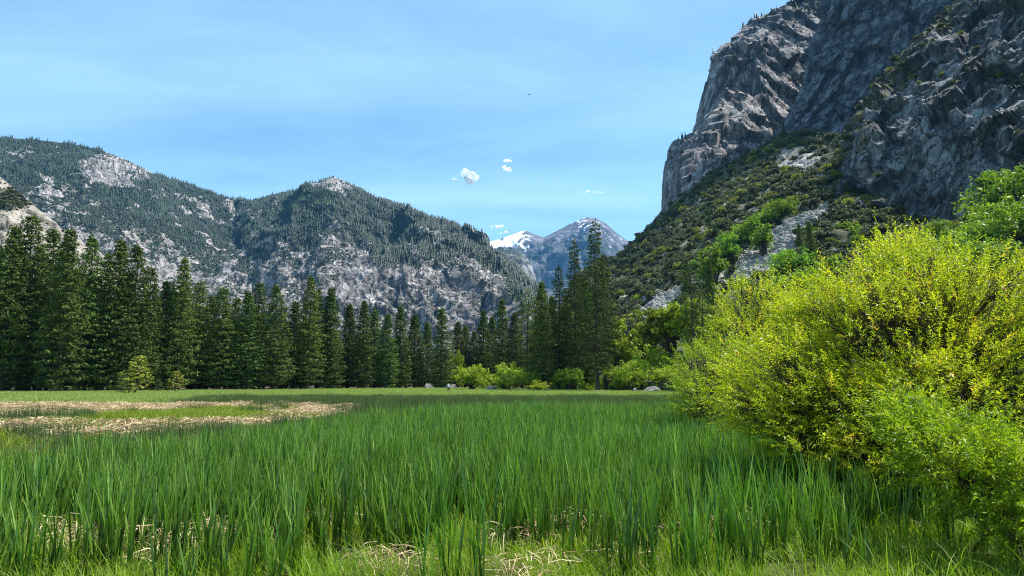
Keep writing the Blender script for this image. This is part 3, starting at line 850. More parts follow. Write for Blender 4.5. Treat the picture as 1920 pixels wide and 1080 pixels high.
# A: far lit buttress (outline on its left edge)
rowsA = []
edgeL = [(440, 1205, 1000), (393, 1241, 1010), (342, 1244, 1015), (295, 1251, 1020), (269, 1265, 1030), (252, 1296, 1040), (222, 1307, 1045), (158, 1322, 1050),
         (107, 1335, 1060), (81, 1360, 1080), (64, 1380, 1095), (47, 1395, 1110), (26, 1437, 1135), (6, 1476, 1160), (-20, 1540, 1190), (-60, 1640, 1230)]
for i, (v, u0, d0) in enumerate(edgeL):
    fr = [0, 0.09, 0.2, 0.42, 0.7, 1.0]
    lie = np.interp(v, [-60, 0, 100, 210, 250, 345, 440], [330, 230, 130, 70, 10, -130, -200])
    dl = [d0 + 190, d0 + lie - 10, d0 + lie - 20, d0 + lie, d0 + lie + 30, d0 + lie + 60]
    u1 = 1720
    # lit ledges: bands that lie back
    k = np.clip((345 - v) / 345, 0, 1)
    rowsA.append([(u0 + (u1 - u0) * f, v + (8 * math.sin(6 * f)) * (1 if v < 400 and v > 60 else 0.0), dd_) for f, dd_ in zip(fr, dl)])
rowsA = [[(r[0] - 60, 640, r[2] - 260) for r in rowsA[0]]] + [[(r[0] - 25, 500, r[2] - 100) for r in rowsA[0]]] + rowsA
def vegA(sh, nz, nn):
    v = 0.33 + 0.10 * nz + 0.30 * np.clip(nn[..., 2] - 0.55, 0, 1) + 0.16 * smooth01(sh.v, 60, 20)
    return v + 0.06 * smooth01(sh.v, 300, 420)
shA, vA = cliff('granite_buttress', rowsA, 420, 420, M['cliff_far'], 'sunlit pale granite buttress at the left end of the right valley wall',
                24, 17, 34., 0.35, vegA, 200, lambda s: (0.3 + 0.7 * smooth01(np.linspace(0, 1, s.u.shape[1])[None] + 0 * s.u, 0.02, 0.12)) * (1 - 0.6 * smooth01(s.v, 340, 400)), drop=0.2, run=0.5)

# B: dark recessed wall
bl = [(560, 1430, 560), (420, 1440, 620), (330, 1450, 680), (256, 1462, 700), (213, 1480, 712), (170, 1500, 720), (111, 1520, 730), (64, 1540, 740), (0, 1553, 750), (-80, 1570, 760), (-320, 1600, 800)]
rowsB = []
for v, u0, d0 in bl:
    rowsB.append([(u0, v, d0 + 130), (u0 + 14, v, d0 + 10), (u0 + 60, v, d0 - 30), (u0 + 150, v, d0 - 95), (u0 + 300, v, d0 - 190), (1990, v, d0 - 280)])
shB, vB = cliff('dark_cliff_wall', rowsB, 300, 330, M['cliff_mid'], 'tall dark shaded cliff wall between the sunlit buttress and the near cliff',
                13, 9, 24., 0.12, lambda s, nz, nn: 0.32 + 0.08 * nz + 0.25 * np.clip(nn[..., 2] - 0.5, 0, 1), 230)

# C: near cliff with a slanting ridge
cl = [(620, 1500, 330), (480, 1560, 350), (400, 1575, 368), (342, 1587, 380), (256, 1592, 392), (180, 1651, 405), (111, 1698, 418), (43, 1766, 432), (0, 1800, 442), (-60, 1850, 455), (-300, 2000, 520)]
rowsC = []
for v, u0, d0 in cl:
    u1 = 2250
    rowsC.append([(u0, v, d0 + 110), (u0 + 10, v + 4, d0 + 15), (u0 + 50, v, d0 - 28), (u0 + 0.3 * (u1 - u0), v, d0 - 85), (u0 + 0.55 * (u1 - u0), v, d0 - 150), (u1, v, d0 - 230)])
def vegC(s, nz, nn):
    ridge = np.interp(s.v, [c[0] for c in cl][::-1], [c[1] for c in cl][::-1])
    return 0.31 + 0.10 * nz + 0.28 * np.clip(nn[..., 2] - 0.45, 0, 1) + 0.22 * smooth01(s.u - ridge, 55, 15) * (s.v < 300) + 0.1 * px_blob(s.u, s.v, 1800, 170, 40, 40)
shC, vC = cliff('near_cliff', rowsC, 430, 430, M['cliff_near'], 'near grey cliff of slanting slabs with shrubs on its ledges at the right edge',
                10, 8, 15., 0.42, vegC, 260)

# D: wooded talus slope from the meadow to the foot of the walls
colsD = [(1020, [(716, 210), (712, 330), (700, 480), (690, 640), (680, 800)]),
         (1085, [(712, 190), (640, 300), (575, 450), (530, 620), (505, 760)]),
         (1150, [(714, 165), (640, 270), (575, 400), (525, 560), (488, 800)]),
         (1200, [(716, 150), (630, 250), (550, 380), (490, 560), (440, 840)]),
         (1260, [(716, 140), (620, 235), (530, 360), (440, 560), (385, 860)]),
         (1330, [(716, 130), (610, 220), (500, 340), (400, 520), (330, 800)]),
         (1400, [(716, 125), (600, 210), (480, 325), (360, 500), (290, 740)]),
         (1470, [(716, 120), (590, 200), (460, 310), (340, 460), (252, 690)]),
         (1590, [(716, 112), (580, 185), (450, 290), (340, 390), (250, 560)]),
         (1660, [(716, 108), (580, 175), (470, 260), (400, 320), (345, 372)]),
         (1720, [(716, 104), (570, 165), (480, 235), (425, 290), (385, 345)]),
         (1830, [(716, 98), (560, 150), (470, 205), (400, 255), (350, 310)]),
         (1930, [(716, 92), (550, 140), (440, 190), (360, 235), (290, 290)]),
         (2300, [(716, 82), (520, 120), (400, 160), (320, 200), (240, 250)])]
rowsD = [[(u, c[k][0], c[k][1]) for u, c in colsD] for k in range(5)]
# finish above the last row: tuck behind the walls
shD = Sheet(rowsD, 420, 330)
n = shD.normals()
f0 = np.clip(shD.t / 0.25, 0, 1)
o1, e1 = facets(shD.P / np.array([9, 9, 9]), 301, 1.0); o2, e2 = facets(shD.P / 3.2, 302, 1.0)
tal = np.zeros_like(shD.u)
TAL = [((1545, 395), (1470, 445), 15), ((1470, 445), (1405, 495), 28), ((1405, 495), (1370, 530), 12), ((1300, 535), (1215, 590), 16), ((1390, 520), (1300, 540), 8)]
for (a, b, wd) in TAL:
    a, b = np.array(a, float), np.array(b, float); q = np.stack([shD.u, shD.v], -1)
    h = np.clip(((q - a) @ (b - a)) / ((b - a) @ (b - a)), 0, 1)[..., None]
    tal = np.maximum(tal, 1 - smooth01(np.linalg.norm(q - a - h * (b - a), axis=-1) + 6 * fbm(shD.P / 12, 3, seed=33), wd * 0.6, wd * 1.2))
shD.P = shD.P + n * ((fbm(shD.P / 70, 5, 0.5, seed=81) * 11 + o1 * 2.2 + o2 * 0.7 * (0.3 + tal)) * f0)[..., None]
nz = fbm(shD.P / 22, 4, 0.6, seed=82)
vegD = 0.60 + 0.16 * nz - 0.5 * tal - 0.25 * px_blob(shD.u, shD.v, 1500, 300, 60, 25)
TALW = tal
shD.add_back(drop=0.1, run=0.4, k=5)
tag(shD.build('talus_slope', M['slope_rock'], {'veg': vegD, 'crack': np.clip(0.5 - e2 * 3, 0, 0.5) * TALW}), 'steep wooded talus slope below the right valley wall')

# ================================================================== TREES AND BUSHES ON THE RIGHT SLOPE AND WALLS
def bushes_of(n, seed, **kw):
    out = []
    for i in range(n):
        st, cr = bushy(seed + i, **kw)
        out.append((st, cr))
    return out
BU = bushes_of(7, 400, R=1.0, H=1.15, lobes=20, per=16, leaf=0.125)
BUL = bushes_of(5, 440, R=1.0, H=1.0, lobes=22, per=24, leaf=0.085, aspect=0.5)      # finer leaves, for nearer bushes
BUT = bushes_of(4, 470, R=0.85, H=1.9, lobes=28, per=20, leaf=0.10, base=0.25)       # taller, tree-like
def crown_mesh(b, matname, nm='crown'):
    me = mesh_np(nm, *b[1][:2], b[1][2]); me.materials.append(M[matname]); return me
def both_mesh(b, matname, nm):
    sv, sf = b[0]; v, f, t = b[1]
    me = mesh_np(nm, np.concatenate([v, sv]), np.concatenate([f, sf + len(v)]), np.concatenate([t, np.zeros(len(sv))]))
    me.materials.append(M[matname]); me.materials.append(M['bark'])
    mi = np.zeros(len(f) + len(sf), np.int32); mi[len(f):] = 1
    me.polygons.foreach_set('material_index', mi)
    return me
SHRUB = {k: [both_mesh(b, k, 'shrub') for b in BU] for k in ('oak', 'oak_yellow', 'bush_green')}
GREENM = {k: [both_mesh(b, k, 'green_tree') for b in BUL] for k in ('bush_green', 'oak_yellow')}
TREEM = {k: [both_mesh(b, k, 'oak_tree') for b in BUT] for k in ('oak', 'oak_yellow', 'bush_green', 'bush_yellow')}

gD = shD.P[:shD.nfront]
uD, vD = to_px(gD)
def on_slope(u, v):
    k = np.argmin((uD - u) ** 2 + (vD - v) ** 2)
    return gD.reshape(-1, 3)[k]
WTOP_U = [1270, 1300, 1345, 1380, 1420, 1480, 1520, 1540, 1600, 1640, 1690, 1760, 1830, 1920]
WTOP_V = [700, 660, 560, 520, 515, 575, 600, 560, 530, 480, 440, 450, 480, 475]
wS = np.clip((vegD - 0.40) * 4, 0.02, 1) * (1 - TALW) * np.clip(0.25 + shD.t * 2, 0, 1)
wS = wS / np.maximum(shD.d, 100) ** 1.0
pts = shD.sample(4600, wS, 11)
r = np.random.default_rng(12)
size = r.uniform(1.5, 3.6, len(pts)) * np.interp(np.linalg.norm(pts, axis=1), [120, 600], [0.8, 1.5])
uu, vv = to_px(pts)
vis = (uu > 1150) & (uu < 1925) & (vv < np.interp(uu, WTOP_U, WTOP_V) + 8) & (vv > 0) & (vv < 640)
rank = np.where(vis, size / np.linalg.norm(pts, axis=1), 0)
order = np.argsort(-rank)
big = order[:240]
kinds = r.random(len(pts))
def slope_label(u, v, k, pxs):
    LM_ = [(1462, 392, 'the vivid tree atop the talus streak'), (1408, 440, 'the bright tree left of the talus streak'), (1482, 500, 'the large tree right of the talus streak'), (1555, 470, 'the dark rock step'),
           (1260, 565, 'the lower talus patch'), (1195, 560, 'the tiny vivid green shrub'), (1600, 350, 'the left foot of the near cliff'), (1690, 420, 'the bottom of the near cliff'), (1500, 290, 'the pale ledge below the dark wall'),
           (1840, 430, 'the bright trees at the right edge'), (1330, 430, 'the small conifer in mid slope'), (1240, 410, 'the lower end of the sunlit buttress'), (1190, 470, 'the skyline notch by the snowy peak'), (1360, 340, 'the base of the sunlit buttress'),
           (1640, 460, 'the willow top'), (1376, 500, 'the green trees behind the rear willow'), (1760, 400, 'the cliff foot over the willow'), (1150, 530, 'the upper part of the tallest fir'), (1420, 330, 'the middle of the scrub below the dark wall')]
    j = int(np.argmin([(u - a) ** 2 + (v - b) ** 2 for a, b, c in LM_])); a, b, c = LM_[j]
    rel = ('just right of ' if u > a else 'just left of ') if abs(u - a) > abs(v - b) else ('just below ' if v > b else 'just above ')
    look = {'oak': 'olive scrub oak ', 'oak_yellow': 'yellowish scrub oak ', 'bush_green': 'green shrub '}[k]
    dist = math.hypot(u - a, v - b)
    rel = rel if dist < 40 else rel.replace('just ', 'some way ')
    sz_ = 'large ' if pxs > 30 else 'mid-sized ' if pxs > 22 else 'small '
    look = sz_ + look
    return look + rel + c, look + rel + c
    zone = ('just above the yellow willow on the right' if u > 1560 and v > 380 else 'under the near cliff at the top of the slope' if u > 1560 else
            'between the pale talus streak and the near cliff' if u > 1480 else 'around the pale talus streak' if u > 1380 and v > 370 else
            'high below the sunlit buttress' if v < 400 else 'low on the slope behind the tall firs' if u < 1250 else 'in the middle of the wooded slope')
    look = {'oak': 'dusky olive oak scrub', 'oak_yellow': 'yellowish oak scrub', 'bush_green': 'fresh green shrub'}[k]
    return look + ' ' + zone, look + ' ' + zone
isbig = np.zeros(len(pts), bool); isbig[big] = True
for i in big:
    k = 'oak' if kinds[i] < 0.78 else ('oak_yellow' if kinds[i] < 0.88 else 'bush_green')
    o = link('slope_shrub', SHRUB[k][int(kinds[i] * 7919) % len(SHRUB[k])])
    o.location = pts[i] - np.array([0, 0, 0.25]); s_ = size[i]
    o.scale = (s_, s_, s_ * (0.75 + 0.5 * ((kinds[i] * 37) % 1))); o.rotation_euler = (0, 0, kinds[i] * 999)
    lb, gp = slope_label(uu[i], vv[i], k, 2 * rank[i] * FPX)
    tag(o, lb, 'shrub', gp)
rest = ~isbig
scatter('slope_scrub', pts[rest] - np.array([0, 0, 0.3]), SHRUB['oak'] + SHRUB['oak_yellow'][:1], M['oak'], 'olive oak scrub covering the talus slope under the right wall', 'scrub', 31, sz=(0.8, 1.2), scales=size[rest])
pts2 = shD.sample(2600, wS * (0.3 + vegD), 14)
scatter('slope_brush', pts2 - np.array([0, 0, 0.2]), SHRUB['oak'][:4] + SHRUB['oak_yellow'][:1], M['oak'], 'low brush between the oaks on the right slope', 'brush', 32, 0.7, 1.7, sz=(0.5, 0.9))
# talus blocks
def rock_mesh(seed, sub=2, flat=0.62, nm='boulder'):
    import bmesh
    bm = bmesh.new(); bmesh.ops.create_icosphere(bm, subdivisions=sub, radius=1.0)
    p = np.array([v.co[:] for v in bm.verts])
    rr_ = np.random.default_rng(seed)
    for _ in range(9):                                   # planes cut the stone
        nn_ = unit(rr_.normal(size=3)); dcut = rr_.uniform(0.5, 0.85)
        h = p @ nn_; p = p - np.clip(h - dcut, 0, None)[:, None] * nn_
    p *= 1 + 0.08 * fbm(p * 2.5 + seed, 3, seed=seed)[:, None]
    p *= np.array([1, rr_.uniform(0.7, 1), flat * rr_.uniform(0.8, 1.15)])
    f = np.array([[v.index for v in fc.verts] for fc in bm.faces]); bm.free()
    return mesh_np(nm, p, f, smooth=sub > 3)
M['talus'] = rock_mat('talus', 1.2, (0.44, 0.42, 0.40), (0.22, 0.21, 0.20), bump=0.3, bdist=0.1, streak=0.2)
M['boulder'] = rock_mat('boulder', 1.6, (0.30, 0.29, 0.28), (0.10, 0.10, 0.10), bump=0.5, bdist=0.15, streak=0.45, warm=(0.30, 0.26, 0.20))
ST = [rock_mesh(i, 1) for i in range(6)]
p3 = shD.sample(3200, TALW ** 2 + 0.004, 15)
scatter('talus_stones', p3, ST, M['talus'], 'pale broken talus stones running down the right slope in streaks', 'stones', 33, 0.4, 1.7)

# bright trees standing out of the scrub
bright = [(1462, 392, 26, 'BUSH', 'bush_green', 'vivid green tree at the upper end of the pale talus streak'),
          (1436, 412, 18, 'BUSH', 'bush_green', 'small vivid green tree left of the upper talus streak'),
          (1408, 440, 30, 'BUSH', 'bush_green', 'bright green leafy tree left of the middle of the talus streak'),
          (1376, 455, 24, 'BUSH', 'bush_green', 'bright green tree on the slope left of the talus streak'),
          (1432, 470, 20, 'TREE', 'bush_green', 'slender bright green tree standing in the talus streak'),
          (1482, 500, 34, 'BUSH', 'bush_green', 'large bright green tree right of the talus streak above the willow'),
          (1505, 535, 30, 'BUSH', 'bush_green', 'dark green leafy tree just above the dip in the willow tops'),
          (1555, 505, 22, 'BUSH', 'bush_green', 'bright green bush under the dark rock step above the willow'),
          (1458, 545, 26, 'BUSH', 'bush_green', 'green tree right behind the top of the rear willow'),
          (1365, 490, 20, 'TREE', 'bush_green', 'bright green tree left of the lower talus streak'),
          (1337, 530, 26, 'TREE', 'bush_green', 'green tree between the lower talus patch and the rear willow'),
          (1195, 560, 9, 'BUSH', 'bush_green', 'tiny vivid green shrub low on the slope right of the tall firs'),
          (1220, 550, 7, 'BUSH', 'bush_green', 'second tiny vivid green shrub near the lower talus patch'),
          (1625, 380, 14, 'BUSH', 'oak_yellow', 'yellow tinged round bush at the foot of the near cliff'),
          (1850, 440, 46, 'BUSH', 'bush_green', 'bright green leafy tree above the willow near the right edge'),
          (1905, 370, 52, 'BUSH', 'bush_green', 'tall bright green tree at the right edge under the near cliff'),
          (1915, 430, 50, 'BUSH', 'bush_green', 'bright green tree at the right edge beside the pale boulder'),
          (1800, 470, 36, 'BUSH', 'bush_green', 'fresh green tree behind the crest of the willow'),
          (1760, 440, 26, 'BUSH', 'bush_green', 'green leafy bush directly behind the willow top'),
          (1835, 490, 38, 'BUSH', 'bush_green', 'green bush in front of the pale boulder'),
          (1880, 500, 40, 'BUSH', 'bush_green', 'green bush below the pale boulder at the right')]
for k, (u, v, rpx, kind, mt, lb) in enumerate(bright):
    p = on_slope(u, v + rpx * 0.6); d = np.linalg.norm(p)
    s_ = rpx / FPX * d * 1.35
    me = (GREENM if kind == 'BUSH' else TREEM)[mt]; o = link('green_tree', me[k % len(me)])
    o.location = p - np.array([0, 0, 0.1 * s_]); o.scale = (s_, s_, s_ * 1.05); o.rotation_euler = (0, 0, k * 1.3)
    tag(o, lb, 'tree')
p = on_slope(1885, 470)
o = link('boulder', rock_mesh(91, 4, 0.9), M['boulder']); s_ = 28 / FPX * np.linalg.norm(p); o.location = p + np.array([0, -1, 0.5 * s_]); o.scale = (s_, s_, s_ * 1.1)
tag(o, 'pale grey boulder among bright green trees near the right edge', 'boulder')

# ledge shrubs on the walls, crest trees
def wall_weight(sh, veg, lo):
    nn = sh.normals()[:sh.nfront]
    return np.clip((veg - lo) * 8, 0, 1) * np.clip(nn[..., 2] - 0.15, 0.0, 1)
p4 = shC.sample(620, wall_weight(shC, vC, 0.40) + 1e-6, 21)
scatter('ledge_shrubs', p4, SHRUB['oak'] + SHRUB['oak_yellow'][:2], M['oak'], 'olive shrubs growing on the ledges of the near cliff', 'shrubs', 41, 1.3, 3.6, sz=(0.7, 1.1))
p4 = shA.sample(900, wall_weight(shA, vA, 0.42) + 1e-6, 22)
scatter('buttress_shrubs', p4, SHRUB['oak'], M['oak'], 'dark shrubs rooted on the ledges of the sunlit buttress', 'shrubs', 42, 1.5, 4.5, sz=(0.7, 1.1))
# trees along the buttress outline
topA = shA.P[shA.nfront - 1]
cand = []; cname = []
ORD_ = ['first', 'second', 'third', 'fourth', 'fifth', 'sixth', 'seventh', 'eighth', 'ninth', 'tenth']
CN = {(1272, 262): 'on the notch of the buttress outline', (1405, 36): 'on the left shoulder of the buttress top', (1440, 20): 'on the middle of the buttress top', (1490, 6): 'on the right half of the buttress top',
      (1530, 2): 'at the buttress top beside the dark wall', (1335, 100): 'on the steep outline halfway up the buttress', (1445, 245): 'on the pale ledge near the dark wall', (1400, 278): 'on the middle of the pale ledge',
      (1372, 290): 'on the left part of the pale ledge', (1215, 425): 'on the skyline at the lower end of the slope', (1240, 415): 'at the foot of the buttress by the sky'}
gA = shA.P[:shA.nfront]; uA, vA_ = to_px(gA)
for (u0, v0, k, sp) in ((1272, 262, 5, 9), (1405, 36, 8, 15), (1440, 20, 9, 16), (1490, 6, 10, 16), (1530, 2, 6, 12), (1335, 100, 2, 6), (1445, 245, 5, 16), (1400, 278, 4, 12), (1372, 290, 5, 15), (1215, 425, 6, 12), (1240, 415, 5, 10)):
    for i in range(k):
        j = np.argmin((uA - (u0 + r.normal(0, sp))) ** 2 + (vA_ - (v0 + r.normal(0, sp * 0.35))) ** 2)
        cand.append(gA.reshape(-1, 3)[j] - np.array([0, 0, 1.0])); cname.append(('%s small pine ' % ORD_[i % 10]) + CN[(u0, v0)])
cand = np.array(cand)
for i, q in enumerate(cand):
    o = link('crest_pine', FT[i % 6], M['far_tree']); o.location = q; s_ = r.uniform(0.35, 0.75); o.scale = (s_, s_, s_ * r.uniform(0.85, 1.2)); o.rotation_euler = (0, 0, r.random() * 6)
    cu, cv = to_px(q)
    z = ('on the upper rim of the sunlit buttress' if cv < 130 else 'on the notch of the buttress outline' if cu < 1290 and cv < 320 else 'at the lower end of the buttress by the sky' if cu < 1300 else 'on the pale ledge below the buttress')
    tag(o, cname[i].split(' ', 1)[1], 'pine tree', cname[i].split('small pine ')[1])
# scrub on the near left spur
p4 = SPUR.sample(700, SPURW, 23)
scatter('spur_scrub', p4, SHRUB['oak'][:4], M['oak'], 'dry scrub on the rocky spur at the left', 'scrub', 43, 0.8, 2.4, sz=(0.7, 1.0))

# ================================================================== CONIFERS
PINE = [conifer(500 + i, 30, 5.2 + 0.5 * (i % 3), bare=0.07 + 0.02 * (i % 2), shape=0.66 + 0.08 * (i % 3), nb=8, gap=0.72) for i in range(5)]
CEDAR = [conifer(530 + i, 30, 4.3 + 0.35 * i, bare=0.05, shape=0.80, nb=8, gap=0.62, droop=0.35) for i in range(3)]
FIR = [conifer(560 + i, 34, 5.3, bare=0.14, shape=0.72, nb=7, gap=0.85, droop=0.30, leafsz=0.55, dens=0.95, up=0.1) for i in range(2)]
THIN = [conifer(580 + i, 26, 3.2, bare=0.30, shape=0.5, nb=4, gap=1.1, droop=0.2, leafsz=0.45, dens=0.9) for i in range(2)]
YOUNG = [conifer(600 + i, 5.0, 1.55, bare=0.12, shape=0.75, nb=4, gap=0.42, droop=-0.3, leafsz=0.26, dens=1.6, up=0.4, rs=0.5) for i in range(3)]
for k_ in YOUNG: k_[1].materials.append(M['needle_young'])
for k_ in PINE + CEDAR + THIN: k_[1].materials.append(M['needle'])
for k_ in FIR: k_[1].materials.append(M['needle_dark'])
YOUNG_DARK = []
for t_, c_ in YOUNG:
    c2 = c_.copy(); c2.materials.clear(); c2.materials.append(M['needle']); YOUNG_DARK.append((t_, c2))

def zground(x, y):
    q = gD.reshape(-1, 3); k = np.argmin((q[:, 0] - x) ** 2 + (q[:, 1] - y) ** 2)
    return float(max(0.0, q[k, 2] - 0.4)) if (q[k, 0] - x) ** 2 + (q[k, 1] - y) ** 2 < 60 else 0.0
def tree(kind, fam, i, x, d, z, H, label, cat='pine tree', group=None, wide=1.0, rot=None):
    tm, cm = fam[i % len(fam)]
    H0 = {id(PINE): 30, id(CEDAR): 30, id(FIR): 34, id(THIN): 26, id(YOUNG): 5, id(YOUNG_DARK): 5}[id(fam)]
    s_ = H / H0
    e = empty(kind, (x, d, z))
    e.scale = (s_ * wide, s_ * wide, s_)
    e.rotation_euler = (0, 0, random.random() * 6.28 if rot is None else rot)
    link('trunk', tm, None, e); link('crown', cm, None, e)
    tag(e, label, cat, group)
    return e

ORD = ['first', 'second', 'third', 'fourth', 'fifth', 'sixth', 'seventh', 'eighth', 'ninth', 'tenth', 'eleventh', 'twelfth', 'thirteenth', 'fourteenth']
front = [(-150, 400, 140), (-70, 415, 138), (2, 425, 139), (34, 407, 142), (76, 432, 146), (108, 430, 138), (152, 446, 144), (184, 478, 150), (207, 450, 146), (240, 462, 148), (268, 502, 152), (300, 528, 158),
         (331, 486, 158), (366, 530, 164), (388, 556, 170), (410, 541, 164), (436, 560, 172), (457, 548, 166), (477, 532, 178), (511, 536, 170), (548, 566, 182), (576, 520, 178), (592, 545, 186), (616, 540, 186),
         (652, 572, 200), (679, 566, 196), (700, 582, 206), (724, 590, 200), (748, 576, 208), (776, 590, 214), (800, 606, 226), (827, 580, 214),
         (858, 604, 236), (872, 612, 240), (888, 622, 238), (906, 582, 232), (922, 596, 236), (942, 562, 226), (966, 586, 228)]
def zone_of(u):
    if u < 0: return 'beyond the left edge'
    if u < 245: return 'left of the yellow young pine'
    if u < 340: return 'behind the young pines'
    if u < 560: return 'just right of the young pines'
    if u < 700: return 'in the middle of the treeline'
    if u < 850: return 'left of the walking person'
    return 'behind the round yellow bushes'
cnt = {}
front_name = []
for i, (u, vt, d) in enumerate(front):
    x = gx(u, d); H = float(P3(u, vt, d)[2]) + 0.3
    z = zone_of(u); n_ = cnt.get(z, 0); cnt[z] = n_ + 1; front_name.append('%s front pine %s' % (ORD[n_], z))
    fam = PINE if (i % 3 != 2 and u < 650) else (CEDAR if u > 400 or i % 3 == 2 else PINE)
    w = 1.0 if u < 300 else 0.98
    look = 'tall full pine' if H > 30 else ('mid-height pine' if H > 24 else 'slim dark conifer')
    tree('pine_tree' if fam is PINE else 'cedar_tree', fam, i, x, d, 0, H, '%s, %s in the front row %s' % (look, ORD[n_], z),
         'pine tree' if fam is PINE else 'conifer', 'front row of the pine forest', wide=(1.0 if fam is PINE else 1.05) * min(1.25, max(0.95, 30 / H * 0.95)))
# rows behind
fu = [f_[0] for f_ in front]; fv = [f_[1] for f_ in front]; fd = [f_[2] for f_ in front]
r = np.random.default_rng(77)
u = -230
while u < 1165:
    for k in range(2 if u < 700 else 2):
        uu_ = u + r.normal(0, 8)
        d = float(np.interp(uu_, fu, fd)) + r.uniform(10, 26) + 26 * k
        vt = float(np.interp(uu_, fu, fv)) + r.uniform(34, 95) + 14 * k
        if 780 < uu_ < 990: vt += 12
        if uu_ > 985: vt = 590 + r.uniform(0, 40); d = 185 + r.uniform(0, 30)
        x = gx(uu_, d); H = float(P3(uu_, vt, d)[2])
        z = ('dark pine %s behind the ' % ('deep' if k else 'just')) + front_name[int(np.argmin(np.abs(np.array(fu) - uu_)))] if uu_ < 985 else ('dark conifer %s behind the tall firs in the centre' % ('deep' if k else 'just'))
        z += ', ' + ('lower topped' if vt > np.interp(uu_, fu, fv) + 68 + 10 * k else 'higher topped') if uu_ >= 985 else ''
        tree('pine_tree', PINE if r.random() < 0.6 else CEDAR, int(r.integers(9)), x, d, 0, H, z, 'pine tree', z, wide=min(1.5, max(1.0, 27 / H)))
    u += 21
# the tall firs at the centre and those on the right
tall = [('FIR', 1120, 415, 150, 0.76, 'tallest fir, rising in front of the snowy peak'),
        ('FIR', 1135, 478, 156, 0.78, 'slightly lower fir pressed against the tallest one on its right'),
        ('FIR', 1080, 450, 165, 0.72, 'tall narrow fir left of the tallest one'),
        ('FIR', 1050, 500, 170, 0.80, 'mid-height fir, second to the left of the tallest one'),
        ('CEDAR', 1017, 530, 166, 1.05, 'dense dark conifer above the yellow-green bush, left of the tall firs'),
        ('CEDAR', 1036, 556, 175, 1.0, 'dark conifer squeezed between two taller firs'),
        ('CEDAR', 1098, 520, 172, 1.1, 'dark conifer filling the gap left of the tallest fir'),
        ('CEDAR', 1062, 560, 178, 1.2, 'low dark conifer behind the dark green bush'),
        ('THIN', 990, 545, 185, 1.1, 'thin conifer with a bare lower trunk left of the dense dark conifer'),
        ('THIN', 978, 560, 210, 1.1, 'thin conifer with a ragged top at the end of the treeline'),
        ('THIN', 1002, 560, 215, 1.0, 'slim ragged conifer in the gap before the tall firs'),
        ('THIN', 1303, 492, 128, 1.0, 'thin dark conifer above the yellow oaks on the right'),
        ('THIN', 1322, 540, 130, 0.9, 'bare-stemmed conifer right beside the thin one above the oaks'),
        ('CEDAR', 1338, 488, 190, 0.9, 'dark conifer on the slope left of the rear willow')]
for i, (fm, u, vt, d, w, lb) in enumerate(tall):
    fam = {'FIR': FIR, 'CEDAR': CEDAR, 'THIN': THIN}[fm]
    zg = zground(gx(u, d), d); H = float(P3(u, vt, d)[2]) + 0.3 - zg
    tree({'FIR': 'fir_tree', 'CEDAR': 'cedar_tree', 'THIN': 'thin_conifer'}[fm], fam, i, gx(u, d), d, zg, H, lb, 'conifer', None, wide=w)
slope_con = [(1523, 505, 70, 'dark conifer rising beside the dark rock step above the willow'), (1500, 470, 40, 'small dark conifer left of the dark rock step'), (1288, 560, 60, 'dark conifer standing in the lower talus patch'),
             (1385, 330, 0, ''), (1330, 430, 26, 'small conifer in the scrub above the talus streak'), (1470, 262, 24, 'small conifer at the top of the wooded slope by the dark wall'), (1185, 478, 22, 'small conifer on the skyline right of the snowy peak'),
             (1199, 462, 18, 'tiny conifer on the slope skyline below the buttress')]
for i, (u, v, h, lb) in enumerate(slope_con):
    if not h: continue
    p = on_slope(u, v); d = np.linalg.norm(p)
    tree('conifer', CEDAR, i, p[0], p[1], p[2] - 0.3, h / FPX * d * 1.25, lb, 'conifer', None, wide=1.1)
# young pines on the meadow
yp = [(255, 739, 672, 'YOUNG', 'yellow-green young pine standing alone on the meadow, the larger of two', 0), (330, 736, 698, 'YOUNG', 'smaller yellow-green young pine standing on the meadow', 1),
      (242, 739, 705, 'YOUNG', 'short yellow young pine growing against the larger one', 2),
      (437, 731, 716, 'YOUNG', 'tiny round yellow-green pine near the treeline', 2), (363, 731, 715, 'DARK', 'knee-high dark green sapling, left of a pair by the treeline', 0), (376, 731, 717, 'DARK', 'dark green sapling, right of a pair by the treeline', 1),
      (487, 731, 706, 'DARK', 'small green sapling in front of the second dark opening of the forest', 1), (512, 731, 708, 'DARK', 'low bushy green sapling along the treeline', 2), (530, 730, 706, 'DARK', 'bushy sapling between two trunks in the middle of the treeline', 0),
      (577, 730, 717, 'DARK', 'small sapling at the foot of the middle pines', 1), (636, 729, 715, 'DARK', 'rounded sapling, left of a pair right of the treeline middle', 2), (648, 729, 717, 'DARK', 'rounded sapling, right of a pair right of the treeline middle', 0),
      (228, 737, 700, 'DARK', 'dark sapling at the forest edge left of the larger young pine', 1), (296, 735, 712, 'DARK', 'dark sapling between the two yellow young pines', 2)]
for i, (u, vb, vt, fm, lb, k) in enumerate(yp):
    d = CAMH * FPX / (vb - HOR); H = float(P3(u, vt, d)[2])
    tree('young_pine' if fm == 'YOUNG' else 'sapling', YOUNG if fm == 'YOUNG' else YOUNG_DARK, k, gx(u, d), d, 0, H, lb, 'pine tree', None, wide=1.3)

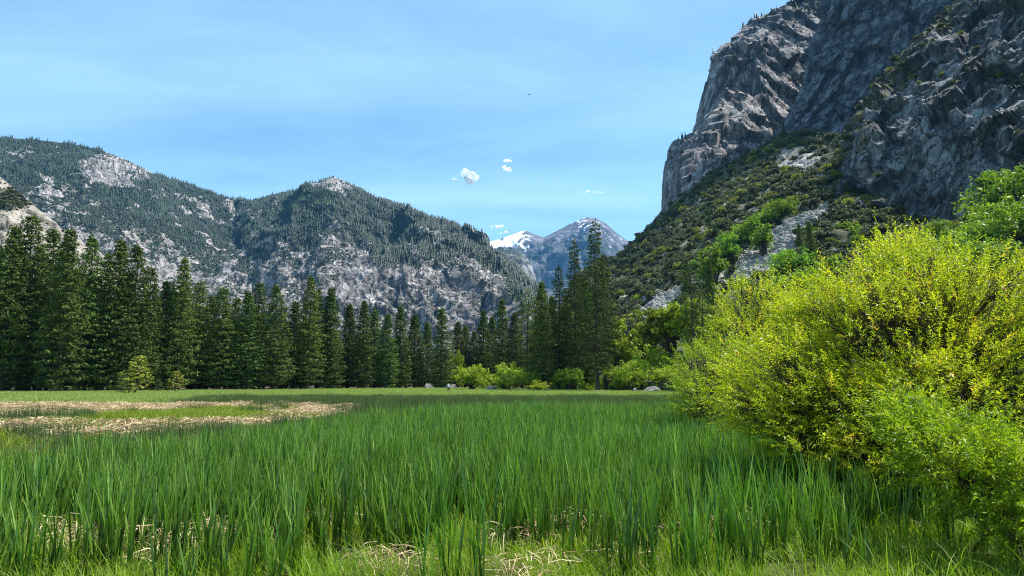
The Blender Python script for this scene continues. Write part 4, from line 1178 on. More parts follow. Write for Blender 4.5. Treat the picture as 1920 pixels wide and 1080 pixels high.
# ================================================================== BUSHES ALONG THE FAR MEADOW EDGE
def bush(u, vb, wpx, hpx, d, mt, lb, kind='bush', fam=BUL, z=0.0, i=0, cat='bush'):
    rr_ = wpx / 2 / FPX * d; h = hpx / FPX * d
    if fam is BUT: z = zground(gx(u, d), d); h = float(P3(u, vb - hpx, d)[2]) - z
    e = empty(kind, (gx(u, d), d, z))
    b = fam[i % len(fam)]
    vmax = b[1][0][:, 2].max()
    e.scale = (rr_ / 1.0, rr_ / 1.0, h / vmax); e.rotation_euler = (0, 0, i * 1.7 + u)
    sm = mesh_np('stems', *b[0], smooth=True); link('stems', sm, M['bark'], e)
    link('crown', crown_mesh(b, mt), None, e)
    tag(e, lb, cat)
edge = [(884, 727, 84, 50, 170, 'bush_yellow', 'rounded yellow-green bush right behind the walking person'),
        (950, 727, 78, 54, 172, 'bush_yellow', 'yellow-green bush around the dark boulder'),
        (945, 727, 44, 34, 160, 'bush_yellow', 'low yellow bush just right of the dark boulder'),
        (994, 727, 50, 38, 165, 'bush_yellow', 'light yellow-green bush right of the boulder bush'),
        (1012, 727, 52, 22, 158, 'bush_yellow', 'low yellow-green bush trailing towards the dark green one'),
        (1066, 726, 74, 48, 162, 'bush_green', 'dark green rounded bush in the shade of the tall firs'),
        (1100, 727, 34, 16, 152, 'bush_yellow', 'small pale bush at the foot of the tall firs'),
        (1122, 727, 30, 22, 154, 'bush_yellow', 'small pale green bush just right of the tallest fir trunk'),
        (1162, 726, 50, 24, 150, 'bush_yellow', 'low light green bush left of the pointed rock'),
        (1197, 722, 62, 74, 152, 'bush_green', 'bright green upright bush behind the grey boulders'),
        (1250, 724, 84, 52, 148, 'bush_yellow', 'wide light green bush right of the grey boulder'),
        (1285, 726, 60, 60, 140, 'bush_yellow', 'light green bush touching the rear willow'),
        (1172, 723, 80, 60, 149, 'bush_yellow', 'yellow-green bush between the tallest fir and the bright upright bush'),
        (1236, 721, 84, 88, 157, 'bush_yellow', 'tall yellow-green bush rising behind the bright upright bush'),
        (1304, 724, 86, 96, 136, 'bush_yellow', 'tall light green bush directly left of the rear willow'),
        (858, 722, 30, 74, 225, 'bush_yellow', 'bright maple sapling glowing between the dark pines')]
for i, b in enumerate(edge):
    bush(*b, i=i, kind='meadow_bush')
oaks = [(1170, 722, 96, 130, 158, 'bush_yellow', 'yellowish oak directly right of the tall firs'), (1216, 716, 92, 140, 162, 'oak_yellow', 'yellow oak with grey bare limbs behind the bright green bush'),
        (1262, 712, 100, 146, 160, 'bush_yellow', 'broad yellow-green oak below the lower talus patch'), (1314, 706, 96, 150, 156, 'bush_yellow', 'yellow-green oak behind the thin conifers'),
        (1345, 700, 70, 130, 165, 'oak_yellow', 'yellowish oak hidden partly by the rear willow'),
        (1068, 720, 80, 110, 190, 'bush_yellow', 'yellow-green tree showing between the fir trunks'), (1030, 722, 60, 70, 200, 'oak_yellow', 'small yellow tree between the firs left of the tallest'),
        (1150, 722, 44, 62, 160, 'oak_yellow', 'low olive tree in front of the yellow oaks')]
for i, b in enumerate(oaks):
    bush(*b, i=i + 1, kind='oak_tree', fam=BUT, cat='oak tree')

# ================================================================== BOULDERS
bl_ = [(922, 726, 30, 17, 165, 3, 'dark grey boulder half hidden in the yellow bush'), (1222, 727, 34, 17, 140, 4, 'large grey boulder at the meadow edge before the bright green bush'),
       (1189, 727, 15, 11, 138, 5, 'small pointed pale rock left of the large grey boulder'), (1117, 727, 18, 6, 140, 6, 'flat pale rock at the foot of the tallest fir'),
       (803, 727, 38, 15, 205, 7, 'big grey boulder among the trunks left of the walking person'), (800, 728, 24, 13, 196, 11, 'dark low boulder in front of the big one left of the person'),
       (848, 727, 28, 14, 200, 8, 'pale boulder right behind the walking person'), (833, 726, 14, 14, 215, 9, 'whitish upright rock left of the person between trunks'),
       (768, 726, 18, 10, 220, 10, 'small pale rock deep between the trunks'), (1030, 724, 40, 16, 185, 12, 'grey rock slab behind the low yellow-green bush'),
       (1150, 721, 30, 24, 175, 13, 'brownish boulder in the shade right of the tallest fir'), (1068, 590, 0, 0, 0, 0, '')]
for (u, vb, w, h, d, sd_, lb) in bl_:
    if not w: continue
    o = link('boulder', rock_mesh(sd_ + 700, 4, 0.9), M['boulder'])
    o.scale = (w / 2 / FPX * d, w / 2 / FPX * d * 0.9, h / FPX * d * 0.95); o.location = (gx(u, d), d, -h / FPX * d * 0.1); o.rotation_euler = (0, 0, sd_ * 0.7)
    tag(o, lb, 'boulder')

# ================================================================== WILLOWS
def kmeans(p, k, r, it=6):
    c = p[r.choice(len(p), k, replace=False)]
    for _ in range(it):
        a = np.argmin(((p[:, None] - c[None]) ** 2).sum(-1), 1)
        c = np.array([p[a == i].mean(0) if (a == i).any() else c[i] for i in range(k)])
    return a, c

def curve(a, b, r, n=5, sag=0.12, up=0.0):
    L = np.linalg.norm(b - a)
    q = np.linspace(0, 1, n)[:, None]
    m = (a + b) / 2 + r.normal(size=3) * sag * L + np.array([0, 0, up * L])
    return (1 - q) ** 2 * a + 2 * q * (1 - q) * m + q * q * b

def willow(kind, base, ell, ntw, nleaf, leafL, leafW, mt, label, seed, twigL=0.45, k1=12, k2=8, shell=0.45, cat='willow', r0=0.06, branch_label=None):
    r = np.random.default_rng(seed)
    vol = np.array([e_[3] * e_[4] * e_[5] for e_ in ell]); vol = (vol ** 0.8); vol /= vol.sum()
    P = []
    for e_, w_ in zip(ell, vol):
        n = int(round(ntw * w_))
        u_, v_, d_, ru, rv, rd = e_
        c = P3(u_, v_, d_)
        dd_ = unit(r.normal(size=(n, 3))) * (shell + (1 - shell) * r.random(n) ** 0.6)[:, None]
        lump = 1 + 0.16 * fbm(unit(dd_) * 2.2 + seed, 3, seed=seed)
        P.append(c + dd_ * lump[:, None] * np.array([ru / FPX * d_, rd, rv / FPX * d_]))
    P = np.concatenate(P)
    P = P[(P[:, 2] > 0.25) & (fbm(P / (twigL * 1.9), 3, seed=seed + 5) > -0.17)]
    ctr = P.mean(0)
    a1, c1 = kmeans(P, k1, r)
    base = np.array(base, float)
    limbs, twst, twen = [], [], []
    for i in range(k1):
        q = P[a1 == i]
        if len(q) < k2 + 2: continue
        b0 = base + np.array([r.normal(0, 0.14), r.normal(0, 0.14), 0])
        m = b0 + (c1[i] - b0) * 0.62 + r.normal(0, 0.06, 3)
        pth = curve(b0, m, r, 7, 0.08, 0.10)
        limbs.append(tube(pth, np.linspace(r0 * r.uniform(0.7, 1.1), r0 * 0.45, 7), 6))
        a2, c2 = kmeans(q, k2, r, 4)
        for j in range(k2):
            qq = q[a2 == j]
            if not len(qq): continue
            st = pth[r.integers(4, 7)]
            e2 = st + (c2[j] - st) * 0.85
            p2 = curve(st, e2, r, 6, 0.08, 0.05)
            limbs.append(tube(p2, np.linspace(r0 * 0.40, r0 * 0.17, 6), 4))
            m_ = len(qq)
            s_ = p2[r.integers(2, 6, m_)]
            twst.append(s_); twen.append(qq)
    twst = np.concatenate(twst); twen = np.concatenate(twen)
    # branchlets: straight three-sided slivers from the limb to the shoot, slightly bowed
    n = len(twst)
    mid = (twst + twen) / 2 + np.array([0, 0, -0.05]) + r.normal(0, 0.05, (n, 3))
    d1 = unit(twen - twst); sd_ = unit(np.cross(d1, r.normal(size=(n, 3)))); up_ = np.cross(d1, sd_)
    rows = []
    for p_, rd_ in ((twst, r0 * 0.16), (mid, r0 * 0.11), (twen, r0 * 0.06)):
        for k in range(3):
            a = k * 2.094
            rows.append(p_ + (sd_ * math.cos(a) + up_ * math.sin(a)) * rd_)
    bv = np.stack(rows, 1); i_ = (np.arange(n) * 9)[:, None]
    bf = np.concatenate([np.stack([i_ + 3 * lv + k, i_ + 3 * lv + (k + 1) % 3, i_ + 3 * lv + 3 + (k + 1) % 3, i_ + 3 * lv + 3 + k], -1).reshape(-1, 4) for lv in (0, 1) for k in range(3)])
    # leaves along each shoot
    out = unit(0.75 * unit(twen - twst) + 0.6 * unit(twen - ctr) + np.array([0, 0, 0.45]) + r.normal(size=(n, 3)) * 0.35)
    tl = twigL * r.uniform(0.5, 1.3, n) * (1 + 0.7 * (r.random(n) < 0.12))
    q = np.tile(np.linspace(0.0, 1, nleaf), n)
    o_ = np.repeat(out, nleaf, 0); st = np.repeat(twen, nleaf, 0); L = np.repeat(tl, nleaf)
    pos = st + o_ * (q * L)[:, None] + np.array([0, 0, -0.10]) * (q ** 2 * L)[:, None]
    side = unit(np.cross(o_, r.normal(size=(n * nleaf, 3))))
    ldir = unit(o_ * 0.75 + side * r.uniform(0.4, 1.0, (n * nleaf, 1)) + np.array([0, 0, -0.12]))
    ln = leafL * r.uniform(0.55, 1.2, n * nleaf) * (1 - 0.4 * q)
    wd = unit(np.cross(ldir, r.normal(size=(n * nleaf, 3)))) 
    w2 = leafW * r.uniform(0.7, 1.2, n * nleaf) * 0.5
    tip = pos + ldir * ln[:, None] + np.array([0, 0, -0.15]) * ln[:, None]
    m_ = pos + ldir * (ln * 0.42)[:, None]
    v = np.stack([pos, m_ + wd * w2[:, None], tip, m_ - wd * w2[:, None]], 1).reshape(-1, 3)
    f = np.arange(len(v)).reshape(-1, 4)
    shoot = np.repeat(r.random(n), nleaf)
    reg = np.repeat(np.clip(0.5 + 0.9 * fbm(twen * 0.8, 3, seed=seed + 1), 0, 1), nleaf)
    tint = 0.28 * shoot + 0.26 * r.random(n * nleaf) + 0.34 * reg
    orange = (np.repeat(r.random(n), nleaf) < 0.045)
    tint = np.where(orange, 0.85 + 0.15 * r.random(n * nleaf), tint)
    e = empty(kind, tuple(base))
    sh_ = -np.array(base)
    lv, lf, _ = merge(limbs)
    lo = link('branches', mesh_np('branches', lv + sh_, lf, smooth=True), M['willow_bark'], e)
    link('twigs', mesh_np('twigs', bv.reshape(-1, 3) + sh_, bf), M['willow_bark'], e)['kind'] = 'stuff'
    link('foliage', mesh_np('foliage', v + sh_, f, np.repeat(tint, 4)), M[mt], e)['kind'] = 'stuff'
    tag(e, label, cat)
def gbase(u, d): return (gx(u, d), d, -0.05)
willow('willow_shrub', gbase(1740, 13.6),
       [(1640, 640, 13.2, 175, 150, 1.6), (1480, 715, 12.6, 118, 85, 1.2), (1420, 765, 12.2, 70, 50, 0.8), (1560, 610, 13.2, 80, 66, 1.1), (1720, 535, 14.2, 110, 86, 1.4), (1690, 475, 14.4, 48, 44, 0.7), (1640, 510, 14.3, 34, 46, 0.6),
        (1850, 580, 13.4, 150, 100, 1.8), (1900, 720, 12.2, 130, 150, 1.6), (1590, 770, 12.4, 150, 84, 1.3), (1750, 770, 11.8, 150, 105, 1.2), (2020, 640, 13.5, 150, 160, 1.8), (1530, 825, 12.0, 110, 44, 1.0), (1670, 858, 11.6, 110, 44, 1.0), (1505, 590, 13.5, 34, 26, 0.5)],
       10500, 21, 0.108, 0.0175, 'willow', 'huge sunlit yellow-green willow shrub filling the right side of the marsh', 901, k1=16, k2=9, r0=0.055)
willow('willow_shrub', gbase(1400, 29), [(1420, 580, 31, 66, 62, 2.4), (1385, 650, 30, 54, 60, 2.2), (1470, 640, 30, 80, 70, 2.2)],
       1900, 16, 0.17, 0.035, 'willow', 'rounded yellow-green willow rising behind the left side of the big one', 902, twigL=0.7, k1=9, k2=6, shell=0.6, r0=0.09)
willow('willow_shrub', gbase(1345, 26), [(1305, 700, 27, 42, 52, 1.6), (1340, 745, 26, 66, 52, 1.8), (1380, 700, 26, 60, 60, 1.6), (1300, 752, 25.5, 34, 34, 1.0)],
       1500, 16, 0.15, 0.03, 'willow_green', 'green willow with a dark hollow at the left foot of the willow thicket', 903, twigL=0.6, k1=9, k2=6, shell=0.65, r0=0.08)
willow('willow_shrub', gbase(1860, 9.2), [(1790, 850, 9.0, 95, 62, 0.8), (1870, 910, 8.8, 90, 74, 0.7), (1720, 812, 9.6, 60, 42, 0.5), (1925, 985, 8.2, 60, 60, 0.6), (1690, 780, 9.8, 32, 28, 0.3)],
       1250, 20, 0.12, 0.021, 'willow_green', 'greener willow shoots hanging over the grass in the lower right corner', 904, twigL=0.42, k1=9, k2=6, r0=0.03)

# ================================================================== MARSH AND MEADOW PLANTS
r = np.random.default_rng(55)
def area_pts(d0, d1, step, keep, jit=0.5, seed=1, umin=-420, umax=2200):
    rr_ = np.random.default_rng(seed); out = []
    d = d0
    while d < d1:
        xa, xb = gx(umin, d), gx(umax, d)
        n = max(2, int((xb - xa) / step))
        x = np.linspace(xa, xb, n) + rr_.uniform(-jit, jit, n) * step
        y = d + rr_.uniform(-jit, jit, n) * step
        u_ = 960 + FPX * x / y; v_ = HOR + CAMH * FPX / y
        k = rr_.random(n) < keep(u_, v_, y, x)
        out.append(np.stack([x[k], y[k], np.zeros(k.sum())], -1))
        d += step
    return np.concatenate(out)
def gnoise(x, y, s, sd_=0):
    return fbm(np.stack([x / s, y / s, np.zeros_like(x)], -1), 3, seed=sd_)
CAT_BACK = ([-200, 0, 200, 400, 550, 650, 800, 1000, 1300, 1400], [13.5, 14.2, 16, 19, 24, 30, 40, 45, 46, 40])
def cattail_keep(u, v, y, x):
    back = np.interp(u, *CAT_BACK) + gnoise(x, y, 3, 4) * 3
    k = smooth01(back - y, -0.5, 1.2)
    fr = np.interp(u, [-50, 300, 600, 900, 1100, 1300, 1500, 1650, 1800, 1900], [6.2, 6.3, 6.5, 6.6, 7.0, 7.6, 8.2, 9.2, 10.4, 11.5]) + gnoise(x, y, 0.9, 9) * 1.6
    k = k * smooth01(y - fr, -0.6, 1.4)
    hole = smooth01(gnoise(x, y, 1.4, 6), 0.12, 0.42) * (1 - smooth01(y, 10.5, 14))
    return k * (1 - 0.72 * hole) * 0.97 * (0.5 + 0.5 * smooth01(y, 8.0, 10.0))
def variants(n, fn, nm):
    return [mesh_np(nm, *fn(np.random.default_rng(1000 + 37 * i + len(nm)))) for i in range(n)]
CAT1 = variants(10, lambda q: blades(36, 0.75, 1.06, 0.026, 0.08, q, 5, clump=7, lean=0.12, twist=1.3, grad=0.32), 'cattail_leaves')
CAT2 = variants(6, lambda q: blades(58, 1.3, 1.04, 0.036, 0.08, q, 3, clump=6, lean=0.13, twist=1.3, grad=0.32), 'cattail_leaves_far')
near = area_pts(6.0, 17, 0.52, cattail_keep, seed=3)
farc = area_pts(16.6, 48, 0.85, cattail_keep, seed=4)
scatter('cattails', near, CAT1, M['cattail'], 'dense stand of tall green cattail leaves across the marsh foreground', 'cattails', 61, 0.78, 1.12, (0.85, 1.1))
scatter('cattails_beyond', farc, CAT2, M['cattail'], 'green cattail leaves continuing towards the far meadow', 'cattails', 62, 0.85, 1.1, (0.85, 1.1))
# low bright grass of the foreground
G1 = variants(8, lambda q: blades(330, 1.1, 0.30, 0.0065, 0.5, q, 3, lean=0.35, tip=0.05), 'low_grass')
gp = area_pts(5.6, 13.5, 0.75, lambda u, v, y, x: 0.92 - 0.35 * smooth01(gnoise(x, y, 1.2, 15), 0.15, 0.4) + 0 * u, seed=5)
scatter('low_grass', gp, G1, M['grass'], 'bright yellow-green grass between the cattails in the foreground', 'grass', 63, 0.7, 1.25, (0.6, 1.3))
G2 = variants(5, lambda q: blades(26, 0.9, 0.62, 0.008, 0.5, q, 5, lean=0.3), 'tall_grass')
gp = area_pts(5.8, 10.5, 0.8, lambda u, v, y, x: 0.55 + 0.35 * smooth01(u, 1300, 1700), seed=6)
scatter('tall_grass', gp, G2, M['grass'], 'arching thin grass stems along the front of the marsh', 'grass', 64, 0.7, 1.2)
# dead leaves
L1 = variants(6, lambda q: litter(60, 0.6, 0.34, 0.012, 0.28, q), 'dead_leaves')
heaps = [(1090, 1000, 0.5), (1150, 985, 0.4), (1040, 985, 0.4), (480, 1010, 0.45), (560, 985, 0.4), (450, 960, 0.3), (1270, 940, 0.45), (930, 1055, 0.3), (700, 1050, 0.4), (180, 1010, 0.25), (5, 900, 0.4), (310, 1030, 0.3),
         (1330, 1000, 0.3), (1220, 985, 0.35), (1000, 1020, 0.3), (600, 950, 0.3), (1110, 955, 0.35)]
hp = []
for (u, v, s_) in heaps:
    d = CAMH * FPX / (v - HOR)
    for k in range(3):
        hp.append((gx(u, d) + r.normal(0, s_ * 1.0), d + r.normal(0, s_ * 0.9), 0.02))
hp = np.array(hp)
more = area_pts(7, 17, 0.9, lambda u, v, y, x: 0.05 + 0.10 * smooth01(gnoise(x, y, 1.4, 6), 0.2, 0.45), seed=8)
scatter('dead_leaves', np.concatenate([hp, more]), L1, M['straw'], 'heaps of bleached dead cattail leaves lying in the marsh', 'dead leaves', 65, 0.7, 1.2, (0.7, 1.5))
# straw bands on the left
def straw_zone(u, v, x=None, y=None):
    w = gnoise(x, y, 4, 21) * 0.6 if x is not None else 0
    w = w * (1 + 0 * u)
    b1 = (1 - smooth01(np.abs(v - 768 + 0.012 * u) + w * 8, np.interp(u, [0, 120, 380, 650], [7, 6, 2.5, -3]), np.interp(u, [0, 120, 380, 650], [12, 11, 7, 1])))
    b2 = (1 - smooth01(np.abs(v - 800) + w * 8, 6, 12)) * (1 - smooth01(u, 150, 200))
    b3 = (1 - smooth01(np.abs(v - np.interp(u, [120, 300, 450, 650, 700], [816, 800, 788, 773, 770])) + w * 6, np.interp(u, [120, 400, 650, 700], [5, 10, 9, 3]), np.interp(u, [120, 400, 650, 700], [11, 15, 13, 5]))) * smooth01(u, 90, 200) * (1 - smooth01(u, 600, 690))
    return np.clip(np.maximum(np.maximum(b1, b2), b3), 0, 1)
def olive_zone(u, v):
    return smooth01(u, 150, 190) * (1 - smooth01(u, 420, 640)) * (1 - smooth01(np.abs(v - np.interp(u, [170, 440], [788, 775])), 9, 16))
L2 = variants(6, lambda q: litter(100, 1.5, 0.6, 0.032, 0.30, q), 'straw')
sp_ = area_pts(24, 75, 0.95, lambda u, v, y, x: straw_zone(u, v, x, y) * (1 - 0.9 * olive_zone(u, v)) * (0.80 - 0.72 * smooth01(gnoise(x, y, 2.2, 44), 0.0, 0.35)), seed=9, umax=720)
scatter('straw_bands', sp_, L2, M['straw'], 'bands of bleached dead reeds across the left of the meadow', 'dead reeds', 66, 0.8, 1.2, (0.8, 1.3))
G3 = variants(5, lambda q: blades(150, 1.7, 0.30, 0.022, 0.35, q, 2, lean=0.3), 'olive_grass')
og = area_pts(17, 60, 1.1, lambda u, v, y, x: olive_zone(u, v) + 0.4 * straw_zone(u, v, x, y) + 0.6 * (v > 790) * (1 - straw_zone(u, v, x, y)) * (u < 500), seed=10, umax=740)
scatter('olive_grass', og, G3, M['olive_grass'], 'olive green short grass patch between the straw bands', 'grass', 67, 0.7, 1.2)
def back_keep(u, v, y, x): return smooth01(y - np.interp(u, *CAT_BACK), 0, 3)
G4 = variants(6, lambda q: blades(120, 1.6, 0.75, 0.016, 0.15, q, 2, lean=0.1), 'rushes')
rp = area_pts(20, 92, 1.25, lambda u, v, y, x: back_keep(u, v, y, x) * (1 - straw_zone(u, v, x, y)) * (1 - olive_zone(u, v)) * (1 - smooth01(y, np.interp(u, [0, 330, 420, 1300], [60, 62, 86, 84]), np.interp(u, [0, 330, 420, 1300], [66, 70, 96, 94])))
              * np.interp(u, [0, 330, 480], [0.45, 0.6, 0.9]), seed=11, umax=1500)
scatter('rushes', rp, G4, M['rush'], 'dark green rushes in a strip behind the cattails', 'rushes', 68, 0.6, 1.1)
G5 = variants(6, lambda q: blades(150, 3.0, 0.42, 0.045, 0.3, q, 2, lean=0.2), 'meadow_grass')
mp_ = area_pts(52, 215, 2.1, lambda u, v, y, x: (1 - straw_zone(u, v, x, y)) * smooth01(y - np.interp(u, [0, 330, 420, 1300], [58, 60, 76, 72]), 0, 10) * (y < np.interp(u, [0, 300, 600, 850, 1000, 1300], [138, 160, 192, 216, 190, 150])), seed=12, umax=1400)
scatter('meadow_grass', mp_, G5, M['meadow_grass'], 'light green grass of the far meadow before the treeline', 'grass', 69, 0.7, 1.2)

# ================================================================== SMALL THINGS
def skin_mesh(name, verts, edges, radii, sub=2):
    me = bpy.data.meshes.new(name); me.from_pydata(verts, edges, [])
    o = bpy.data.objects.new(name, me); COL.objects.link(o)
    md = o.modifiers.new('s', 'SKIN')
    for i, q in enumerate(radii):
        me.skin_vertices[0].data[i].radius = (q, q) if not isinstance(q, tuple) else q
        me.skin_vertices[0].data[i].use_root = i == 0
    sb = o.modifiers.new('b', 'SUBSURF'); sb.levels = sub; sb.render_levels = sub
    dg = bpy.context.evaluated_depsgraph_get(); dg.update()
    me2 = bpy.data.meshes.new_from_object(o.evaluated_get(dg))
    bpy.data.objects.remove(o)
    for p_ in me2.polygons: p_.use_smooth = True
    return me2
def flat_mat(name, col, rough=0.8):
    m, t, out = new_mat(name)
    tc = N(t, 'ShaderNodeTexCoord'); n_ = N(t, 'ShaderNodeTexNoise'); n_.inputs['Scale'].default_value = 9
    t.links.new(tc.outputs['Object'], n_.inputs['Vector'])
    p_ = N(t, 'ShaderNodeBsdfPrincipled'); p_.inputs['Roughness'].default_value = rough
    t.links.new(ramp(t, n_.outputs[0], [(0.3, tuple(c * 0.8 for c in col)), (0.7, tuple(min(1, c * 1.2) for c in col))]), p_.inputs['Base Color'])
    t.links.new(p_.outputs[0], out.inputs[0]); return m
def person():
    d = 131.0; x = gx(841, d)
    V, E, Rr = [], [], []
    def add(p_, rad, parent=None):
        V.append(p_); Rr.append(rad)
        if parent is not None: E.append((parent, len(V) - 1))
        return len(V) - 1
    pel = add((0, 0, 0.95), (0.15, 0.11)); wa = add((0, 0, 1.10), (0.13, 0.10), pel); ch = add((0, 0.02, 1.30), (0.17, 0.12), wa); ne0 = add((0, 0.01, 1.46), 0.075, ch)
    ne = add((0, 0.0, 1.53), 0.055, ne0); h1 = add((0, 0.01, 1.60), 0.085, ne); h2 = add((0, 0.01, 1.68), 0.10, h1); add((0, 0, 1.76), 0.07, h2)
    nose = add((0, 0.115, 1.645), 0.018, h1)
    for s_ in (-1, 1):
        add((s_ * 0.105, 0.0, 1.65), 0.018, h1)
        hp_ = add((s_ * 0.10, 0, 0.88), 0.10, pel); kn = add((s_ * 0.12, 0.03 * s_, 0.50), 0.062, hp_); an = add((s_ * 0.13, 0.06 * s_, 0.09), 0.042, kn)
        fo = add((s_ * 0.135, 0.06 * s_ + 0.06, 0.04), 0.042, an); add((s_ * 0.145, 0.06 * s_ + 0.17, 0.03), 0.032, fo)
        shd = add((s_ * 0.19, 0.0, 1.40), 0.065, ch); el_ = add((s_ * (0.27), -0.03, 1.14), 0.045, shd); wr = add((s_ * 0.20, 0.20, 1.06), 0.030, el_)
        pa = add((s_ * 0.17, 0.27, 1.06), (0.036, 0.020), wr)
        for k in range(4):
            f1 = add((s_ * (0.145 + 0.018 * k), 0.315, 1.055), 0.0095, pa); f2 = add((s_ * (0.145 + 0.018 * k), 0.345 - 0.004 * abs(k - 1), 1.035), 0.0085, f1); add((s_ * (0.145 + 0.018 * k), 0.335, 1.012), 0.008, f2)
        t1 = add((s_ * 0.135, 0.265, 1.075), 0.010, wr); add((s_ * 0.12, 0.295, 1.07), 0.009, t1)
    e = empty('person', (x, d, 0.12)); e.rotation_euler = (0, 0, math.radians(25))
    b = link('body', skin_mesh('body', V, E, Rr), flat_mat('skin', (0.42, 0.25, 0.17), 0.5), e)
    def sub(name, idx, ed, rad, col):
        link(name, skin_mesh(name, [V[i] if isinstance(i, int) else i for i in idx], ed, rad), flat_mat(name, col), e)
    sub('shirt', [(0, 0, 0.98), (0, 0, 1.12), (0, 0.02, 1.30), (0, 0.01, 1.44), (-0.20, 0, 1.40), (-0.275, -0.03, 1.18), (0.20, 0, 1.40), (0.275, -0.03, 1.18)],
        [(0, 1), (1, 2), (2, 3), (2, 4), (4, 5), (2, 6), (6, 7)], [(0.165, 0.125), (0.15, 0.12), (0.19, 0.14), 0.10, 0.085, 0.065, 0.085, 0.065], (0.62, 0.70, 0.82))
    sub('trousers', [(0, 0, 0.96), (-0.10, 0, 0.86), (-0.12, -0.03, 0.50), (-0.13, -0.06, 0.12), (0.10, 0, 0.86), (0.12, 0.03, 0.50), (0.13, 0.06, 0.12)], [(0, 1), (1, 2), (2, 3), (0, 4), (4, 5), (5, 6)],
        [(0.16, 0.125), 0.115, 0.080, 0.062, 0.115, 0.080, 0.062], (0.025, 0.025, 0.032))
    sub('hair', [(0, -0.02, 1.66), (0, -0.02, 1.74)], [(0, 1)], [0.115, 0.09], (0.03, 0.02, 0.015))
    tag(e, 'person in a pale blue shirt and dark trousers standing on the far meadow', 'person')
person()
def bird():
    p = P3(993, 177, 210.0)
    e = empty('bird', tuple(p)); e.rotation_euler = (0, 0, math.radians(-20))
    bm_ = flat_mat('feathers', (0.03, 0.03, 0.035), 0.7)
    link('body', skin_mesh('body', [(0, -0.35, 0), (0, -0.12, 0), (0, 0.12, 0), (0, 0.28, 0.03), (0, 0.38, 0.02)], [(0, 1), (1, 2), (2, 3), (3, 4)], [0.03, 0.09, 0.10, 0.055, 0.015]), bm_, e)
    for s_ in (-1, 1):
        v = [(0.04 * s_, 0.12, 0.03), (0.04 * s_, -0.14, 0.02), (0.38 * s_, 0.18, 0.10), (0.38 * s_, -0.12, 0.08), (0.78 * s_, 0.02, 0.06), (0.74 * s_, -0.10, 0.05)]
        v += [(a, b, c - 0.03) for a, b, c in v]
        f = [(0, 2, 3, 1), (2, 4, 5, 3), (6, 7, 9, 8), (8, 9, 11, 10), (0, 6, 8, 2), (2, 8, 10, 4), (4, 10, 11, 5), (5, 11, 9, 3), (3, 9, 7, 1), (1, 7, 6, 0)]
        link('wing', mesh_np('wing', v, np.array(f)), bm_, e)
    v = [(-0.03, -0.3, 0.01), (0.03, -0.3, 0.01), (0.11, -0.56, 0.01), (-0.11, -0.56, 0.01)]; v += [(a, b, c - 0.015) for a, b, c in v]
    link('tail', mesh_np('tail', v, np.array([(0, 1, 2, 3), (7, 6, 5, 4), (0, 4, 5, 1), (1, 5, 6, 2), (2, 6, 7, 3), (3, 7, 4, 0)])), bm_, e)
    tag(e, 'dark bird soaring high in the sky above the valley', 'bird')
bird()

# ---- small cumulus clouds, far outside the valley air
def cloud_mat(nm='cloud', lo=-0.05, hi=0.42):
    m, t, out = new_mat(nm)
    tc = N(t, 'ShaderNodeTexCoord'); n_ = N(t, 'ShaderNodeTexNoise'); n_.inputs['Scale'].default_value = 0.017; n_.inputs['Detail'].default_value = 8; n_.inputs['Roughness'].default_value = 0.65
    t.links.new(tc.outputs['Object'], n_.inputs['Vector'])
    lw = N(t, 'ShaderNodeLayerWeight'); lw.inputs['Blend'].default_value = 0.35
    a = N(t, 'ShaderNodeBsdfDiffuse'); a.inputs[0].default_value = (0.6, 0.6, 0.6, 1)
    b = N(t, 'ShaderNodeBsdfTranslucent'); b.inputs[0].default_value = (0.45, 0.45, 0.45, 1)
    tr = N(t, 'ShaderNodeBsdfTransparent')
    ad = N(t, 'ShaderNodeAddShader')
    t.links.new(a.outputs[0], ad.inputs[0]); t.links.new(b.outputs[0], ad.inputs[1])
    ms = N(t, 'ShaderNodeMixShader')
    k = math_(t, 'ADD', lw.outputs['Facing'], math_(t, 'MULTIPLY', math_(t, 'SUBTRACT', n_.outputs[0], 0.5), 1.3))
    t.links.new(ramp(t, k, [(lo, (0, 0, 0)), (hi, (1, 1, 1))]), ms.inputs[0])
    t.links.new(ad.outputs[0], ms.inputs[1]); t.links.new(tr.outputs[0], ms.inputs[2]); t.links.new(ms.outputs[0], out.inputs[0])
    return m
M['cloud'] = cloud_mat()
M['cloud_thin'] = cloud_mat('cloud_thin', -0.6, 0.15)
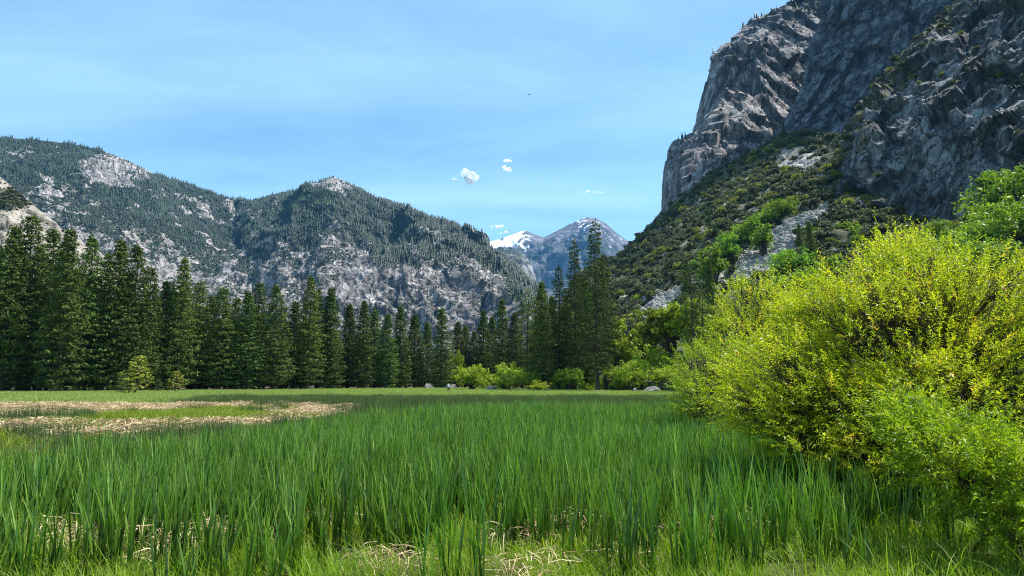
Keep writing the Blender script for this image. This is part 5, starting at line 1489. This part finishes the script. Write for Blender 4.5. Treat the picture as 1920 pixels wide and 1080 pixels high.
def cloud(u, v, wpx, hpx, d, seed, label, n=9, mt='cloud'):
    import bmesh
    rr_ = np.random.default_rng(seed); c = P3(u, v, d); w = wpx / FPX * d / 2; h = hpx / FPX * d / 2
    vs, fs, o_ = [], [], 0
    bm = bmesh.new(); bmesh.ops.create_icosphere(bm, subdivisions=4, radius=1.0)
    p0 = np.array([x.co[:] for x in bm.verts]); f0_ = np.array([[x.index for x in fc.verts] for fc in bm.faces]); bm.free()
    for k in range(n):
        q = rr_.uniform(-0.62, 0.62); rad = h * rr_.uniform(0.3, 0.8) * (1 - 0.5 * abs(q))
        p_ = p0 * rad * (1 + 0.45 * fbm(p0 * 1.7 + seed + k * 3.1, 5, 0.6, seed=seed)[:, None]) + np.array([q * w, rr_.normal(0, h * 0.3), rr_.normal(0, h * 0.22)])
        vs.append(p_ * np.array([1, 1, 1])); fs.append(f0_ + o_); o_ += len(p_)
    ob = link('cloud', mesh_np('cloud', np.concatenate(vs), np.concatenate(fs), smooth=True), M[mt]); ob.location = c
    tag(ob, label, 'cloud')
cloud(881, 331, 42, 30, 11500, 1, 'largest small white cumulus puff above the left mountain', 11)
cloud(851, 336, 16, 7, 11600, 2, 'tiny white cloud wisp left of the largest puff', 5)
cloud(955, 301, 28, 12, 11800, 3, 'upper small white cloud of the pair right of the largest puff', 6)
cloud(947, 318, 34, 14, 11700, 4, 'lower ragged cloud of the pair right of the largest puff', 7)
cloud(934, 424, 46, 10, 13500, 5, 'flat white cloud just above the left snowy peak', 7)
cloud(946, 436, 22, 9, 13600, 6, 'tiny white cloud touching the left snowy peak', 5)
cloud(1110, 360, 70, 9, 13000, 7, 'faint stretched cloud streak above the right snowy peak', 14, 'cloud_thin')

# ================================================================== AIR
def haze():
    x0, x1, y0, y1, z0, z1 = -9000, 9000, -300, 10500, -2, 2150
    v = [(x, y, z) for z in (z0, z1) for y in (y0, y1) for x in (x0, x1)]
    f = [(0, 2, 3, 1), (4, 5, 7, 6), (0, 1, 5, 4), (2, 6, 7, 3), (0, 4, 6, 2), (1, 3, 7, 5)]
    me = mesh_np('haze', v, np.array(f))
    m, t, out = new_mat('haze')
    pv = N(t, 'ShaderNodeVolumePrincipled')
    pv.inputs['Color'].default_value = (0.17, 0.50, 1.0, 1)
    pv.inputs['Density'].default_value = 3.0e-5
    pv.inputs['Anisotropy'].default_value = 0.0
    t.links.new(pv.outputs[0], out.inputs['Volume'])
    tag(link('haze', me, m), 'thin blue mountain air filling the valley', kind='stuff')
haze()
